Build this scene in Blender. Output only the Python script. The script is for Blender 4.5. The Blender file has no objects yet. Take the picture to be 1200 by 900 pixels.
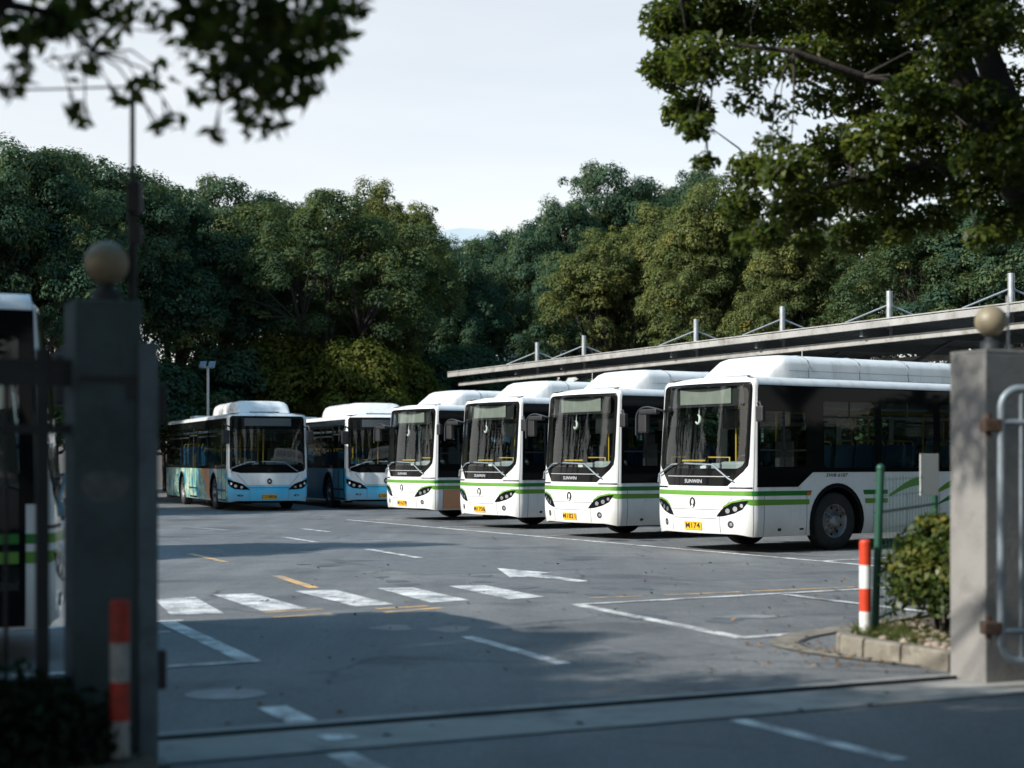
import bpy, bmesh, math, random
import numpy as np
from mathutils import Vector, Matrix
from mathutils.geometry import tessellate_polygon
PI = math.pi
R = math.radians
random.seed(7)
scene = bpy.context.scene
COL = scene.collection

# ------------------------------------------------------------------ materials
def new_mat(name):
    m = bpy.data.materials.new(name); m.use_nodes = True
    nt = m.node_tree; nt.nodes.clear()
    out = nt.nodes.new('ShaderNodeOutputMaterial')
    return m, nt, out
def nd(nt, t, **kw):
    n = nt.nodes.new(t)
    for k, v in kw.items(): setattr(n, k, v)
    return n
def ramp(nt, stops, interp='LINEAR'):
    r = nt.nodes.new('ShaderNodeValToRGB'); cr = r.color_ramp; cr.interpolation = interp
    while len(cr.elements) < len(stops): cr.elements.new(0.5)
    for e, (p, c) in zip(cr.elements, stops):
        e.position = p; e.color = tuple(c) + (1,) if len(c) == 3 else c
    return r
def noise(nt, scale, detail=4, rough=.55, coord='Object', vec=None, dist=0):
    n = nt.nodes.new('ShaderNodeTexNoise')
    n.inputs['Scale'].default_value = scale; n.inputs['Detail'].default_value = detail
    n.inputs['Roughness'].default_value = rough; n.inputs['Distortion'].default_value = dist
    if vec is None:
        tc = nt.nodes.new('ShaderNodeTexCoord'); vec = tc.outputs[coord]
    nt.links.new(vec, n.inputs['Vector'])
    return n
def mixc(nt, fac, a, b, blend='MIX'):
    m = nt.nodes.new('ShaderNodeMix'); m.data_type = 'RGBA'; m.blend_type = blend
    for sock, v in ((m.inputs[0], fac), (m.inputs[6], a), (m.inputs[7], b)):
        if hasattr(v, 'links'): nt.links.new(v, sock)
        elif isinstance(v, (int, float)): sock.default_value = v
        else: sock.default_value = tuple(v) + (1,)
    return m.outputs[2]
def simple(name, col, rough=.5, metal=0, var=.12, vscale=3, coat=0, bump=0, bscale=40, spec=.5, dirt=None):
    """principled with a soft tone variation, optional fine bump and dirt"""
    m, nt, out = new_mat(name)
    p = nd(nt, 'ShaderNodeBsdfPrincipled')
    p.inputs['Roughness'].default_value = rough; p.inputs['Metallic'].default_value = metal
    p.inputs['Coat Weight'].default_value = coat; p.inputs['Specular IOR Level'].default_value = spec
    n = noise(nt, vscale, 5)
    r = ramp(nt, [(.3, [c*(1-var) for c in col]), (.7, [min(1, c*(1+var)) for c in col])])
    nt.links.new(n.outputs[0], r.inputs[0]); c = r.outputs[0]
    if dirt:
        n2 = noise(nt, dirt[1], 6, .7)
        r2 = ramp(nt, [(dirt[2], (0, 0, 0)), (dirt[3], (1, 1, 1))]); nt.links.new(n2.outputs[0], r2.inputs[0])
        c = mixc(nt, r2.outputs[0], c, dirt[0])
    nt.links.new(c, p.inputs['Base Color'])
    if bump:
        nb = noise(nt, bscale, 4); b = nd(nt, 'ShaderNodeBump'); b.inputs['Strength'].default_value = bump
        b.inputs['Distance'].default_value = .02
        nt.links.new(nb.outputs[0], b.inputs['Height']); nt.links.new(b.outputs[0], p.inputs['Normal'])
    nt.links.new(p.outputs[0], out.inputs[0])
    return m
def glass_mat(name, tint, rough=.02, ior=1.5, boost=0):
    m, nt, out = new_mat(name)
    t = nd(nt, 'ShaderNodeBsdfTransparent'); t.inputs[0].default_value = tuple(tint) + (1,)
    g = nd(nt, 'ShaderNodeBsdfGlossy'); g.inputs['Roughness'].default_value = rough
    f = nd(nt, 'ShaderNodeFresnel'); f.inputs[0].default_value = ior
    mx = nd(nt, 'ShaderNodeMixShader')
    if boost:
        a = nd(nt, 'ShaderNodeMath', operation='ADD'); a.inputs[1].default_value = boost
        nt.links.new(f.outputs[0], a.inputs[0]); nt.links.new(a.outputs[0], mx.inputs[0])
    else: nt.links.new(f.outputs[0], mx.inputs[0])
    nt.links.new(t.outputs[0], mx.inputs[1]); nt.links.new(g.outputs[0], mx.inputs[2])
    nt.links.new(mx.outputs[0], out.inputs[0])
    return m
def leaf_mat(name, dark, mid, light, trans=.3, rough=.6, gloss=.008):
    m, nt, out = new_mat(name)
    at = nd(nt, 'ShaderNodeAttribute', attribute_name='tone')
    r = ramp(nt, [(0, dark), (.55, mid), (1, light)])
    nt.links.new(at.outputs['Fac'], r.inputs[0])
    d = nd(nt, 'ShaderNodeBsdfDiffuse'); t = nd(nt, 'ShaderNodeBsdfTranslucent')
    nt.links.new(r.outputs[0], d.inputs[0])
    tc = mixc(nt, .5, r.outputs[0], (.20, .24, .03)); nt.links.new(tc, t.inputs[0])
    mx = nd(nt, 'ShaderNodeMixShader'); mx.inputs[0].default_value = trans
    nt.links.new(d.outputs[0], mx.inputs[1]); nt.links.new(t.outputs[0], mx.inputs[2])
    g = nd(nt, 'ShaderNodeBsdfGlossy'); g.inputs['Roughness'].default_value = rough
    m2 = nd(nt, 'ShaderNodeMixShader'); m2.inputs[0].default_value = gloss
    nt.links.new(mx.outputs[0], m2.inputs[1]); nt.links.new(g.outputs[0], m2.inputs[2])
    nt.links.new(m2.outputs[0], out.inputs[0])
    return m

def asphalt():
    m, nt, out = new_mat('asphalt')
    p = nd(nt, 'ShaderNodeBsdfPrincipled')
    tc = nd(nt, 'ShaderNodeTexCoord'); v = tc.outputs['Object']
    big = noise(nt, .22, 5, .6, vec=v); mid = noise(nt, 1.7, 6, .65, vec=v); fine = noise(nt, 55, 3, .7, vec=v)
    rb = ramp(nt, [(.3, (.122, .127, .131)), (.52, (.155, .160, .163)), (.72, (.188, .192, .194))]); nt.links.new(big.outputs[0], rb.inputs[0])
    rm = ramp(nt, [(.3, (.80, .80, .81)), (.7, (1.16, 1.15, 1.13))]); nt.links.new(mid.outputs[0], rm.inputs[0])
    c = mixc(nt, 1.0, rb.outputs[0], rm.outputs[0], 'MULTIPLY')
    rf = ramp(nt, [(.28, (.38, .38, .39)), (.5, (1, 1, 1)), (.75, (1.75, 1.72, 1.66))]); nt.links.new(fine.outputs[0], rf.inputs[0])
    c = mixc(nt, .85, c, rf.outputs[0], 'MULTIPLY')
    gr = noise(nt, 14, 5, .75, vec=v); rg = ramp(nt, [(.32, (.72, .72, .73)), (.5, (1, 1, 1)), (.70, (1.24, 1.23, 1.21))]); nt.links.new(gr.outputs[0], rg.inputs[0])
    c = mixc(nt, .9, c, rg.outputs[0], 'MULTIPLY')
    # oil and patch stains
    st = noise(nt, .55, 3, .5, vec=v, dist=.6)
    rs = ramp(nt, [(.57, (1, 1, 1)), (.66, (.60, .60, .62))]); nt.links.new(st.outputs[0], rs.inputs[0])
    c = mixc(nt, .8, c, rs.outputs[0], 'MULTIPLY')
    # tyre-polished streaks along the driving direction
    mp = nd(nt, 'ShaderNodeMapping'); mp.inputs['Rotation'].default_value = (0, 0, R(26)); mp.inputs['Scale'].default_value = (1.3, .05, 1)
    nt.links.new(v, mp.inputs[0])
    sk = noise(nt, 1.0, 4, .6, vec=mp.outputs[0])
    rk = ramp(nt, [(.4, (.84, .84, .85)), (.6, (1.06, 1.06, 1.05))]); nt.links.new(sk.outputs[0], rk.inputs[0])
    c = mixc(nt, .7, c, rk.outputs[0], 'MULTIPLY')
    # cracks
    vo = nd(nt, 'ShaderNodeTexVoronoi', feature='DISTANCE_TO_EDGE'); vo.inputs['Scale'].default_value = .32
    dn = noise(nt, 1.2, 5, .6, vec=v)
    wv = mixc(nt, .35, v, dn.outputs['Color'], 'ADD'); nt.links.new(wv, vo.inputs['Vector'])
    rc = ramp(nt, [(0, (.25, .25, .25)), (.010, (1, 1, 1))]); nt.links.new(vo.outputs['Distance'], rc.inputs[0])
    cm = noise(nt, .3, 2, .5, vec=v); rcm = ramp(nt, [(.5, (0, 0, 0)), (.58, (1, 1, 1))]); nt.links.new(cm.outputs[0], rcm.inputs[0])
    cf = nd(nt, 'ShaderNodeMath', operation='MULTIPLY'); cf.inputs[1].default_value = .8
    nt.links.new(rcm.outputs[0], cf.inputs[0])
    c = mixc(nt, cf.outputs[0], c, mixc(nt, 1, c, rc.outputs[0], 'MULTIPLY'))
    nt.links.new(c, p.inputs['Base Color'])
    rr = ramp(nt, [(.3, (.62,)*3), (.7, (.85,)*3)]); nt.links.new(mid.outputs[0], rr.inputs[0]); nt.links.new(rr.outputs[0], p.inputs['Roughness'])
    p.inputs['Specular IOR Level'].default_value = .35
    b = nd(nt, 'ShaderNodeBump'); b.inputs['Strength'].default_value = .75; b.inputs['Distance'].default_value = .015
    nt.links.new(fine.outputs[0], b.inputs['Height']); nt.links.new(b.outputs[0], p.inputs['Normal'])
    nt.links.new(p.outputs[0], out.inputs[0])
    return m
def road_paint(name, col, wear=.5):
    m, nt, out = new_mat(name)
    p = nd(nt, 'ShaderNodeBsdfPrincipled'); p.inputs['Roughness'].default_value = .6
    tc = nd(nt, 'ShaderNodeTexCoord'); v = tc.outputs['Object']
    a = noise(nt, 3.0, 6, .7, vec=v); b = noise(nt, 38, 4, .75, vec=v)
    s = nd(nt, 'ShaderNodeMath', operation='ADD'); h = nd(nt, 'ShaderNodeMath', operation='MULTIPLY'); h.inputs[1].default_value = .5
    nt.links.new(b.outputs[0], h.inputs[0]); nt.links.new(a.outputs[0], s.inputs[0]); nt.links.new(h.outputs[0], s.inputs[1])
    r = ramp(nt, [(wear*.62+.28, (1, 1, 1)), (wear*.62+.42, (0, 0, 0))]); 
    r = ramp(nt, [(.50-.2*wear+.16, (1, 1, 1)), (.66-.2*wear+.22, (0, 0, 0))])
    nt.links.new(s.outputs[0], r.inputs[0])
    n2 = noise(nt, 1.1, 4, .6, vec=v); r2 = ramp(nt, [(.3, [k*.8 for k in col]), (.7, col)]); nt.links.new(n2.outputs[0], r2.inputs[0])
    c = mixc(nt, r.outputs[0], (.165, .17, .173), r2.outputs[0])
    nt.links.new(c, p.inputs['Base Color']); nt.links.new(p.outputs[0], out.inputs[0])
    return m
def artwork():
    m, nt, out = new_mat('printed_artwork')
    p = nd(nt, 'ShaderNodeBsdfPrincipled'); p.inputs['Roughness'].default_value = .3; p.inputs['Coat Weight'].default_value = .3
    tc = nd(nt, 'ShaderNodeTexCoord')
    mp = nd(nt, 'ShaderNodeMapping'); mp.inputs['Scale'].default_value = (.8, .8, 1.0); nt.links.new(tc.outputs['Object'], mp.inputs[0])
    n = noise(nt, .9, 3, .55, vec=mp.outputs[0], dist=2.2)
    r = ramp(nt, [(.30, (.012, .16, .30)), (.42, (.02, .25, .34)), (.49, (.25, .46, .40)), (.55, (.55, .62, .46)), (.60, (.10, .30, .22)), (.70, (.03, .22, .25)), (.8, (.45, .60, .60))])
    nt.links.new(n.outputs[0], r.inputs[0]); nt.links.new(r.outputs[0], p.inputs['Base Color']); nt.links.new(p.outputs[0], out.inputs[0])
    return m
def coach_paint(name, col):
    m, nt, out = new_mat(name)
    p = nd(nt, 'ShaderNodeBsdfPrincipled'); p.inputs['Coat Weight'].default_value = .35; p.inputs['Coat Roughness'].default_value = .06
    tc = nd(nt, 'ShaderNodeTexCoord'); oi = nd(nt, 'ShaderNodeObjectInfo')
    off = nd(nt, 'ShaderNodeVectorMath', operation='ADD'); sc = nd(nt, 'ShaderNodeMath', operation='MULTIPLY'); sc.inputs[1].default_value = 37
    nt.links.new(oi.outputs['Random'], sc.inputs[0]); nt.links.new(tc.outputs['Object'], off.inputs[0]); nt.links.new(sc.outputs[0], off.inputs[1])
    mp = nd(nt, 'ShaderNodeMapping'); mp.inputs['Scale'].default_value = (2.6, 2.6, .30); nt.links.new(off.outputs[0], mp.inputs[0])
    st = noise(nt, 2.2, 5, .65, vec=mp.outputs[0]); bl = noise(nt, .8, 5, .6, vec=off.outputs[0]); fn = noise(nt, 22, 3, .7, vec=off.outputs[0])
    sx = nd(nt, 'ShaderNodeSeparateXYZ'); nt.links.new(tc.outputs['Object'], sx.inputs[0])
    lo = nd(nt, 'ShaderNodeMapRange'); lo.inputs[1].default_value = .25; lo.inputs[2].default_value = .85; lo.inputs[3].default_value = .85; lo.inputs[4].default_value = .0
    nt.links.new(sx.outputs[2], lo.inputs[0])
    r1 = ramp(nt, [(.46, (0, 0, 0)), (.78, (.55,)*3)]); nt.links.new(st.outputs[0], r1.inputs[0])
    a = nd(nt, 'ShaderNodeMath', operation='MULTIPLY'); r2 = ramp(nt, [(.30, (.15,)*3), (.75, (1, 1, 1))]); nt.links.new(bl.outputs[0], r2.inputs[0])
    nt.links.new(lo.outputs[0], a.inputs[0]); nt.links.new(r2.outputs[0], a.inputs[1])
    b = nd(nt, 'ShaderNodeMath', operation='MAXIMUM'); nt.links.new(a.outputs[0], b.inputs[0]); nt.links.new(r1.outputs[0], b.inputs[1])
    c1 = mixc(nt, b.outputs[0], col, (.36, .34, .30))
    r3 = ramp(nt, [(.3, (.95,)*3), (.7, (1, 1, 1))]); nt.links.new(fn.outputs[0], r3.inputs[0])
    c2 = mixc(nt, 1, c1, r3.outputs[0], 'MULTIPLY'); nt.links.new(c2, p.inputs['Base Color'])
    rr = nd(nt, 'ShaderNodeMapRange'); rr.inputs[3].default_value = .24; rr.inputs[4].default_value = .65; nt.links.new(b.outputs[0], rr.inputs[0]); nt.links.new(rr.outputs[0], p.inputs['Roughness'])
    wv = noise(nt, 1.1, 2, .4, vec=off.outputs[0]); bp_ = nd(nt, 'ShaderNodeBump'); bp_.inputs['Strength'].default_value = .12; bp_.inputs['Distance'].default_value = .05
    nt.links.new(wv.outputs[0], bp_.inputs['Height']); nt.links.new(bp_.outputs[0], p.inputs['Coat Normal'])
    nt.links.new(p.outputs[0], out.inputs[0]); return m
M = dict(
 asphalt=asphalt(),
 line=road_paint('road_paint_white', (.76, .75, .72), .05), line_worn=road_paint('road_paint_white_worn', (.36, .36, .36), .7),
 yline=road_paint('road_paint_yellow', (.74, .43, .13), .0),
 concrete=simple('concrete', (.30, .29, .265), .85, var=.22, vscale=2.2, bump=.3, bscale=60, dirt=((.13, .125, .115), 2.5, .52, .72)),
 apron=simple('apron_concrete', (.27, .26, .24), .85, var=.2, vscale=1.4, bump=.25, bscale=50, dirt=((.13, .13, .13), 1.6, .50, .70)),
 kerb=simple('kerb_stone', (.20, .178, .14), .85, var=.25, vscale=4, bump=.4, bscale=45, dirt=((.085, .072, .055), 5, .46, .68)),
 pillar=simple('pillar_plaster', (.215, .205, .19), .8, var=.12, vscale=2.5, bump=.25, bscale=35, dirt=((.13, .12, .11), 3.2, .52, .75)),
 postpaint=simple('blue_grey_post_paint', (.075, .115, .14), .6, var=.2, vscale=6, dirt=((.04, .055, .065), 5, .5, .72)), patch=simple('faded_patch', (.085, .10, .105), .85, var=.3, vscale=14),
 pillar_shaded=simple('pillar_painted_shade', (.044, .070, .078), .8, var=.25, vscale=2.5, bump=.2, bscale=30, dirt=((.028, .034, .038), 3, .52, .72)),  # pillar material darkened so its colour carries the left pillar's shade
 repair=simple('tarmac_repair', (.115, .12, .125), .85, var=.2, vscale=6, bump=.4, bscale=50), oil=simple('oil_stain', (.075, .077, .08), .45, var=.3, vscale=5), castiron=simple('cast_iron', (.07, .068, .065), .6, .3, var=.3, vscale=8),
 groove=simple('rail_groove_iron', (.018, .017, .016), .6, var=.3),
 soil=simple('soil', (.075, .058, .040), .95, var=.4, vscale=12, bump=.8, bscale=30),
 white=coach_paint('white_coach_paint', (.76, .765, .755)),
 blue=coach_paint('blue_coach_paint', (.025, .50, .80)),
 blue_deep=simple('deep_blue_paint', (.015, .19, .28), .3, var=.1, vscale=1.0, coat=.3),
 brown=simple('primer_brown_panel', (.56, .26, .13), .5, var=.07, vscale=2),
 green_d=simple('dark_green_stripe', (.012, .16, .022), .3, var=.05), green_l=simple('leaf_green_stripe', (.105, .26, .035), .3, var=.05),
 black=simple('gloss_black_glazing_border', (.006, .0065, .007), .05, var=.1, spec=.10), mattblack=simple('matt_black_plastic', (.012, .012, .013), .55, var=.2),
 rubber=simple('tyre_rubber', (.016, .016, .017), .85, var=.3, vscale=8, bump=.2), rim=simple('painted_steel_rim', (.20, .205, .21), .5, .4, var=.4, vscale=9, dirt=((.06, .05, .045), 7, .48, .66)),
 chrome=simple('chrome', (.7, .7, .72), .12, 1, var=.03), lamp=glass_mat('lamp_lens', (.85, .88, .9), .02, 1.45), lampin=simple('lamp_reflector', (.75, .76, .78), .15, .9, var=.05),
 plate=simple('yellow_plate', (.80, .40, .015), .4, var=.08, vscale=12), ink=simple('black_ink', (.02, .018, .015), .5, var=.1), silver=simple('silver_lettering', (.55, .56, .58), .3, .4, var=.05),
 amber=simple('amber_lens', (.55, .12, .03), .25, var=.05), red=simple('red_sticker', (.60, .04, .025), .4, var=.05),
 screen=glass_mat('windscreen_glass', (.78, .86, .84), .02, 1.5, .015), sideglass=glass_mat('tinted_side_glass', (.62, .72, .73), .02, 1.32, .0), doorglass=glass_mat('door_glass', (.42, .50, .51), .02, 1.5),
 display=simple('sky_reflection_display_board', (.21, .21, .19), .5, var=.12, vscale=5), display_d=simple('dark_display_board', (.055, .065, .07), .35, var=.1),  # pale grey of the first board stands in for reflected sky
 dash=simple('dashboard_grey', (.25, .27, .28), .6, var=.1), inner=simple('cabin_lining', (.22, .24, .25), .7, var=.1), floor=simple('cabin_floor', (.07, .08, .09), .7, var=.15),
 seat=simple('seat_blue', (.02, .10, .20), .6, var=.2), yellow=simple('yellow_handrail', (.48, .30, .03), .35, var=.05), visor=glass_mat('sun_visor_film', (.45, .47, .48), .3, 1.3), pale=simple('pale_plastic', (.62, .63, .60), .5, var=.06),
 under=simple('underbody', (.010, .010, .010), .95, var=.3, spec=.1), seam=simple('panel_seam', (.20, .205, .21), .6, var=.1),
 steel=simple('galvanised_steel', (.40, .42, .43), .45, .6, var=.15, vscale=6), gatepaint=simple('grey_gate_paint', (.20, .235, .26), .45, .3, var=.18, vscale=8, dirt=((.14, .10, .07), 9, .6, .75)),
 irondark=simple('dark_iron', (.018, .021, .024), .6, .2, var=.25), rust=simple('rusty_hinge', (.05, .027, .017), .85, var=.4, vscale=25, bump=.4),
 fascia=simple('canopy_fascia', (.29, .285, .27), .7, var=.14, vscale=1.5, dirt=((.15, .14, .12), 2.2, .48, .72)), roofsheet=simple('canopy_sheet', (.10, .11, .115), .6, var=.2),
 globe=simple('yellowed_globe', (.22, .185, .12), .5, var=.12, vscale=5), rd=simple('red_band', (.50, .042, .013), .4, var=.12, vscale=10), wt=simple('white_band', (.66, .66, .63), .45, var=.12, vscale=10, dirt=((.35, .33, .30), 9, .6, .8)),
 rd_shaded=simple('shaded_dirty_red_band', (.32, .022, .010), .6, var=.3, vscale=14, dirt=((.10, .03, .02), 8, .5, .7)), wt_shaded=simple('shaded_grimy_white_band', (.26, .28, .28), .6, var=.25, vscale=12, dirt=((.12, .12, .11), 8, .5, .7)),  # left bollard bands: shade put into the colour, plus random grime
 fgreen=simple('green_fence_coating', (.009, .060, .036), .45, var=.15), board=simple('grey_board', (.48, .49, .48), .6, var=.06),
 bark=simple('bark', (.028, .023, .019), .9, var=.4, vscale=5, bump=.9, bscale=14), bldg=simple('pale_cladding', (.34, .43, .50), .5, var=.06, vscale=.2), bglass=simple('office_glass', (.25, .34, .42), .12, var=.1),
 wallp=simple('grey_wall', (.11, .115, .115), .85, var=.2, vscale=.8),
 leafA=leaf_mat('leaf_camphor', (.022, .050, .034), (.042, .086, .052), (.12, .13, .038), .25),
 leafB=leaf_mat('leaf_olive', (.044, .068, .030), (.105, .126, .042), (.21, .185, .046)),
 leafD=leaf_mat('leaf_dull_green', (.024, .046, .026), (.055, .088, .038), (.15, .15, .042), .25),
 leafF=leaf_mat('leaf_fallen', (.07, .04, .02), (.16, .09, .045), (.30, .19, .10), .1),
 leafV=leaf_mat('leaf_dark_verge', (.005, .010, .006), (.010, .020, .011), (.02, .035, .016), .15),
 leafC=leaf_mat('leaf_yellow_green', (.045, .062, .014), (.095, .110, .020), (.16, .15, .03), .4),
 leafN=leaf_mat('leaf_near', (.016, .032, .009), (.042, .072, .014), (.12, .14, .02), .48, .45, .02),
 leafH=leaf_mat('leaf_hedge', (.018, .036, .010), (.05, .075, .016), (.16, .14, .03), .25, .4, .02),
 grass=leaf_mat('grass_blades', (.03, .05, .012), (.06, .085, .02), (.12, .12, .04), .3),
 pebble=simple('pebble', (.26, .21, .16), .8, var=.35, vscale=9),
)

# ------------------------------------------------------------------ mesh helpers
class MB:
    def __init__(s): s.v = []; s.f = []; s.m = []; s.sm = []; s.n = []
    def add(s, vs, fs, mat=0, smooth=False, nr=None):
        o = len(s.v); s.v += [tuple(p) for p in vs]
        s.n += [tuple(p) for p in nr] if nr is not None else [(0, 0, 0)]*len(vs)
        for f in fs:
            s.f.append(tuple(i+o for i in f)); s.m.append(mat); s.sm.append(smooth)
        return s
    def box(s, c, d, mat=0, rz=0, bev=0, rot=None):
        bm = bmesh.new(); bmesh.ops.create_cube(bm, size=1)
        bmesh.ops.scale(bm, vec=d, verts=bm.verts)
        if bev: bmesh.ops.bevel(bm, geom=bm.edges[:], offset=bev, segments=2, affect='EDGES', profile=.6)
        mt = Matrix.Translation(c) @ (rot if rot is not None else Matrix.Rotation(rz, 4, 'Z'))
        bm.transform(mt); bm.verts.index_update()
        s.add([v.co[:] for v in bm.verts], [[v.index for v in f.verts] for f in bm.faces], mat); bm.free(); return s
    def tube(s, pts, r, seg=8, mat=0, cap=True, smooth=True):
        P = [Vector(p) for p in pts]; rs = r if isinstance(r, (list, tuple)) else [r]*len(P)
        vs = []; prev = None
        for i, p in enumerate(P):
            t = (P[min(i+1, len(P)-1)] - P[max(i-1, 0)])
            t = t.normalized() if t.length > 1e-9 else Vector((0, 0, 1))
            if prev is None:
                a = Vector((1, 0, 0)) if abs(t.x) < .9 else Vector((0, 1, 0)); u = t.cross(a).normalized()
            else: u = (prev - t*prev.dot(t)).normalized()
            w = t.cross(u); prev = u
            for k in range(seg):
                th = 2*PI*k/seg; vs.append(p + (u*math.cos(th) + w*math.sin(th))*rs[i])
        fs = []
        for i in range(len(P)-1):
            for k in range(seg):
                a = i*seg+k; b = i*seg+(k+1) % seg; fs.append((a, b, b+seg, a+seg))
        s.add(vs, fs, mat, smooth)
        if cap:
            o = len(vs)-seg
            s.add(vs[:seg], [tuple(range(seg-1, -1, -1))], mat); s.add(vs[o:], [tuple(range(seg))], mat)
        return s
    def lathe(s, prof, seg=24, mat=0, M4=None, smooth=True):
        """profile (radius, height) about Z"""
        vs = []; M4 = M4 or Matrix.Identity(4)
        for (r, h) in prof:
            for k in range(seg):
                th = 2*PI*k/seg; vs.append(M4 @ Vector((r*math.cos(th), r*math.sin(th), h)))
        fs = []
        for i in range(len(prof)-1):
            for k in range(seg):
                a = i*seg+k; b = i*seg+(k+1) % seg; fs.append((a, b, b+seg, a+seg))
        return s.add(vs, fs, mat, smooth)
    def prism(s, poly, z0, z1, mat=0):
        n = len(poly); vs = [(x, y, z0) for x, y in poly]+[(x, y, z1) for x, y in poly]
        fs = [tuple(range(n-1, -1, -1)), tuple(range(n, 2*n))]+[(i, (i+1) % n, (i+1) % n+n, i+n) for i in range(n)]
        return s.add(vs, fs, mat)
    def sheet(s, poly, z, mat=0):
        return s.add([(x, y, z) for x, y in poly], [tuple(range(len(poly)))], mat)
    def sphere(s, c, r, seg=20, rings=12, mat=0, sc=(1, 1, 1)):
        prof = []
        for i in range(rings+1):
            th = -PI/2 + PI*i/rings; prof.append((max(1e-4, r*math.cos(th)), r*math.sin(th)))
        return s.lathe(prof, seg, mat, Matrix.Translation(c) @ Matrix.Diagonal((*sc, 1)))
    def build(s, name, mats, parent=None, loc=None):
        me = bpy.data.meshes.new(name); me.from_pydata(s.v, [], s.f)
        if not isinstance(mats, (list, tuple)): mats = [mats]
        for m in mats: me.materials.append(m)
        me.polygons.foreach_set('material_index', s.m); me.polygons.foreach_set('use_smooth', s.sm)
        me.update()
        if any(n != (0, 0, 0) for n in s.n):
            me.normals_split_custom_set_from_vertices(s.n)
        o = bpy.data.objects.new(name, me); COL.objects.link(o)
        if parent: o.parent = parent
        if loc: o.location = loc
        return o
def tag(o, label=None, cat=None, group=None, kind=None):
    if label: o['label'] = label
    if cat: o['category'] = cat
    if group: o['group'] = group
    if kind: o['kind'] = kind
    return o
def empty(name, loc=(0, 0, 0), rz=0):
    o = bpy.data.objects.new(name, None); COL.objects.link(o); o.location = loc; o.rotation_euler = (0, 0, rz); o.empty_display_size = .2
    return o
def copy_tree(o, parent=None):
    c = o.copy(); COL.objects.link(c)
    if parent: c.parent = parent
    for ch in list(o.children): copy_tree(ch, c)
    return c

# ------------------------------------------------------------------ camera, sky, sun
cam = bpy.data.cameras.new('camera'); co = bpy.data.objects.new('camera', cam); COL.objects.link(co)
co.location = (0, 0, 1.57); co.rotation_euler = (R(90), 0, 0)
cam.sensor_width = 36; cam.lens = 56.1; cam.shift_y = .0733; cam.clip_start = .05; cam.clip_end = 3000
cam.dof.use_dof = True; cam.dof.focus_distance = 31; cam.dof.aperture_fstop = 1.3; cam.dof.aperture_blades = 0
scene.camera = co
SUN_DIR = Vector((-.885, -.465, 0)).normalized(); SUN_EL = 33
w = bpy.data.worlds.new('World'); scene.world = w; w.use_nodes = True
nt = w.node_tree; bg = nt.nodes['Background']
sky = nt.nodes.new('ShaderNodeTexSky'); sky.sky_type = 'NISHITA'; sky.sun_disc = False
sky.sun_elevation = R(SUN_EL); sky.sun_rotation = math.atan2(SUN_DIR.x, SUN_DIR.y)
sky.air_density = 1.0; sky.dust_density = 2.2; sky.ozone_density = 1.6; sky.altitude = 10
# a bright hazy band low in the sky, fading towards the zenith
tcw = nt.nodes.new('ShaderNodeTexCoord'); sx = nt.nodes.new('ShaderNodeSeparateXYZ'); nt.links.new(tcw.outputs['Generated'], sx.inputs[0])
hz_ = ramp(nt, [(0, (7.9, 7.3, 6.5)), (.12, (7.6, 7.1, 6.4)), (.28, (6.7, 6.4, 5.7)), (.40, (1.2, 3.0, 4.4)), (1, (.2, 2.5, 4.3))]); nt.links.new(sx.outputs[2], hz_.inputs[0])
adn = nt.nodes.new('ShaderNodeMix'); adn.data_type = 'RGBA'; adn.blend_type = 'ADD'; adn.inputs[0].default_value = 1
cmp_ = nt.nodes.new('ShaderNodeMapping'); cmp_.inputs['Scale'].default_value = (1.6, 1.6, 6); nt.links.new(tcw.outputs['Generated'], cmp_.inputs[0])
cn_ = noise(nt, 1.8, 5, .55, vec=cmp_.outputs[0], dist=.4); cr_ = ramp(nt, [(.35, (.90, .93, .97)), (.65, (1.05, 1.06, 1.07))]); nt.links.new(cn_.outputs[0], cr_.inputs[0])
hzc = mixc(nt, 1, hz_.outputs[0], cr_.outputs[0], 'MULTIPLY')
nt.links.new(sky.outputs[0], adn.inputs[6]); nt.links.new(hzc, adn.inputs[7])
nt.links.new(adn.outputs[2], bg.inputs[0]); bg.inputs[1].default_value = .070
sl = bpy.data.lights.new('sun', 'SUN'); sl.energy = 4.9; sl.angle = R(.55); sl.color = (1, .965, .90)
so = bpy.data.objects.new('sun', sl); COL.objects.link(so)
d = Vector((SUN_DIR.x*math.cos(R(SUN_EL)), SUN_DIR.y*math.cos(R(SUN_EL)), math.sin(R(SUN_EL))))
so.rotation_euler = d.to_track_quat('Z', 'Y').to_euler(); so.location = d*60
vs = scene.view_settings; vs.view_transform = 'Standard'; vs.look = 'None'; vs.exposure = .46; vs.gamma = 1
scene.cycles.max_bounces = 7; scene.cycles.transparent_max_bounces = 16; scene.cycles.diffuse_bounces = 3
scene.cycles.glossy_bounces = 3; scene.cycles.transmission_bounces = 4
scene.cycles.sample_clamp_indirect = 6
scene.cycles.use_denoising = True

# ------------------------------------------------------------------ ground and markings
g = MB(); g.sheet([(-700, -300), (700, -300), (700, 1200), (-700, 1200)], 0)
tag(g.build('ground', M['asphalt']), kind='structure')
U = Vector((.905, .425)).normalized(); V = Vector((-U.y, U.x))      # site grid: U along the gate, V along the parking row
def strip(mb, a, b, wd, z=.004, mat=0):
    a = Vector(a); b = Vector(b); d = (b-a).normalized(); n = Vector((-d.y, d.x))*wd/2
    mb.sheet([tuple(a-n), tuple(b-n), tuple(b+n), tuple(a+n)], z, mat)
mk = MB()
# row line in front of the parked buses and the bay lines behind it
strip(mk, (-4.25, 41.2), (5.4, 23.3), .15)
bays = [(4.75, 24.5), (2.75, 28.2), (.45, 32.45), (-1.75, 36.55), (-4.0, 40.75)]
for (x, y) in bays: strip(mk, (x, y), (x+.829*9, y+.56*9), .12, .006)
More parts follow.
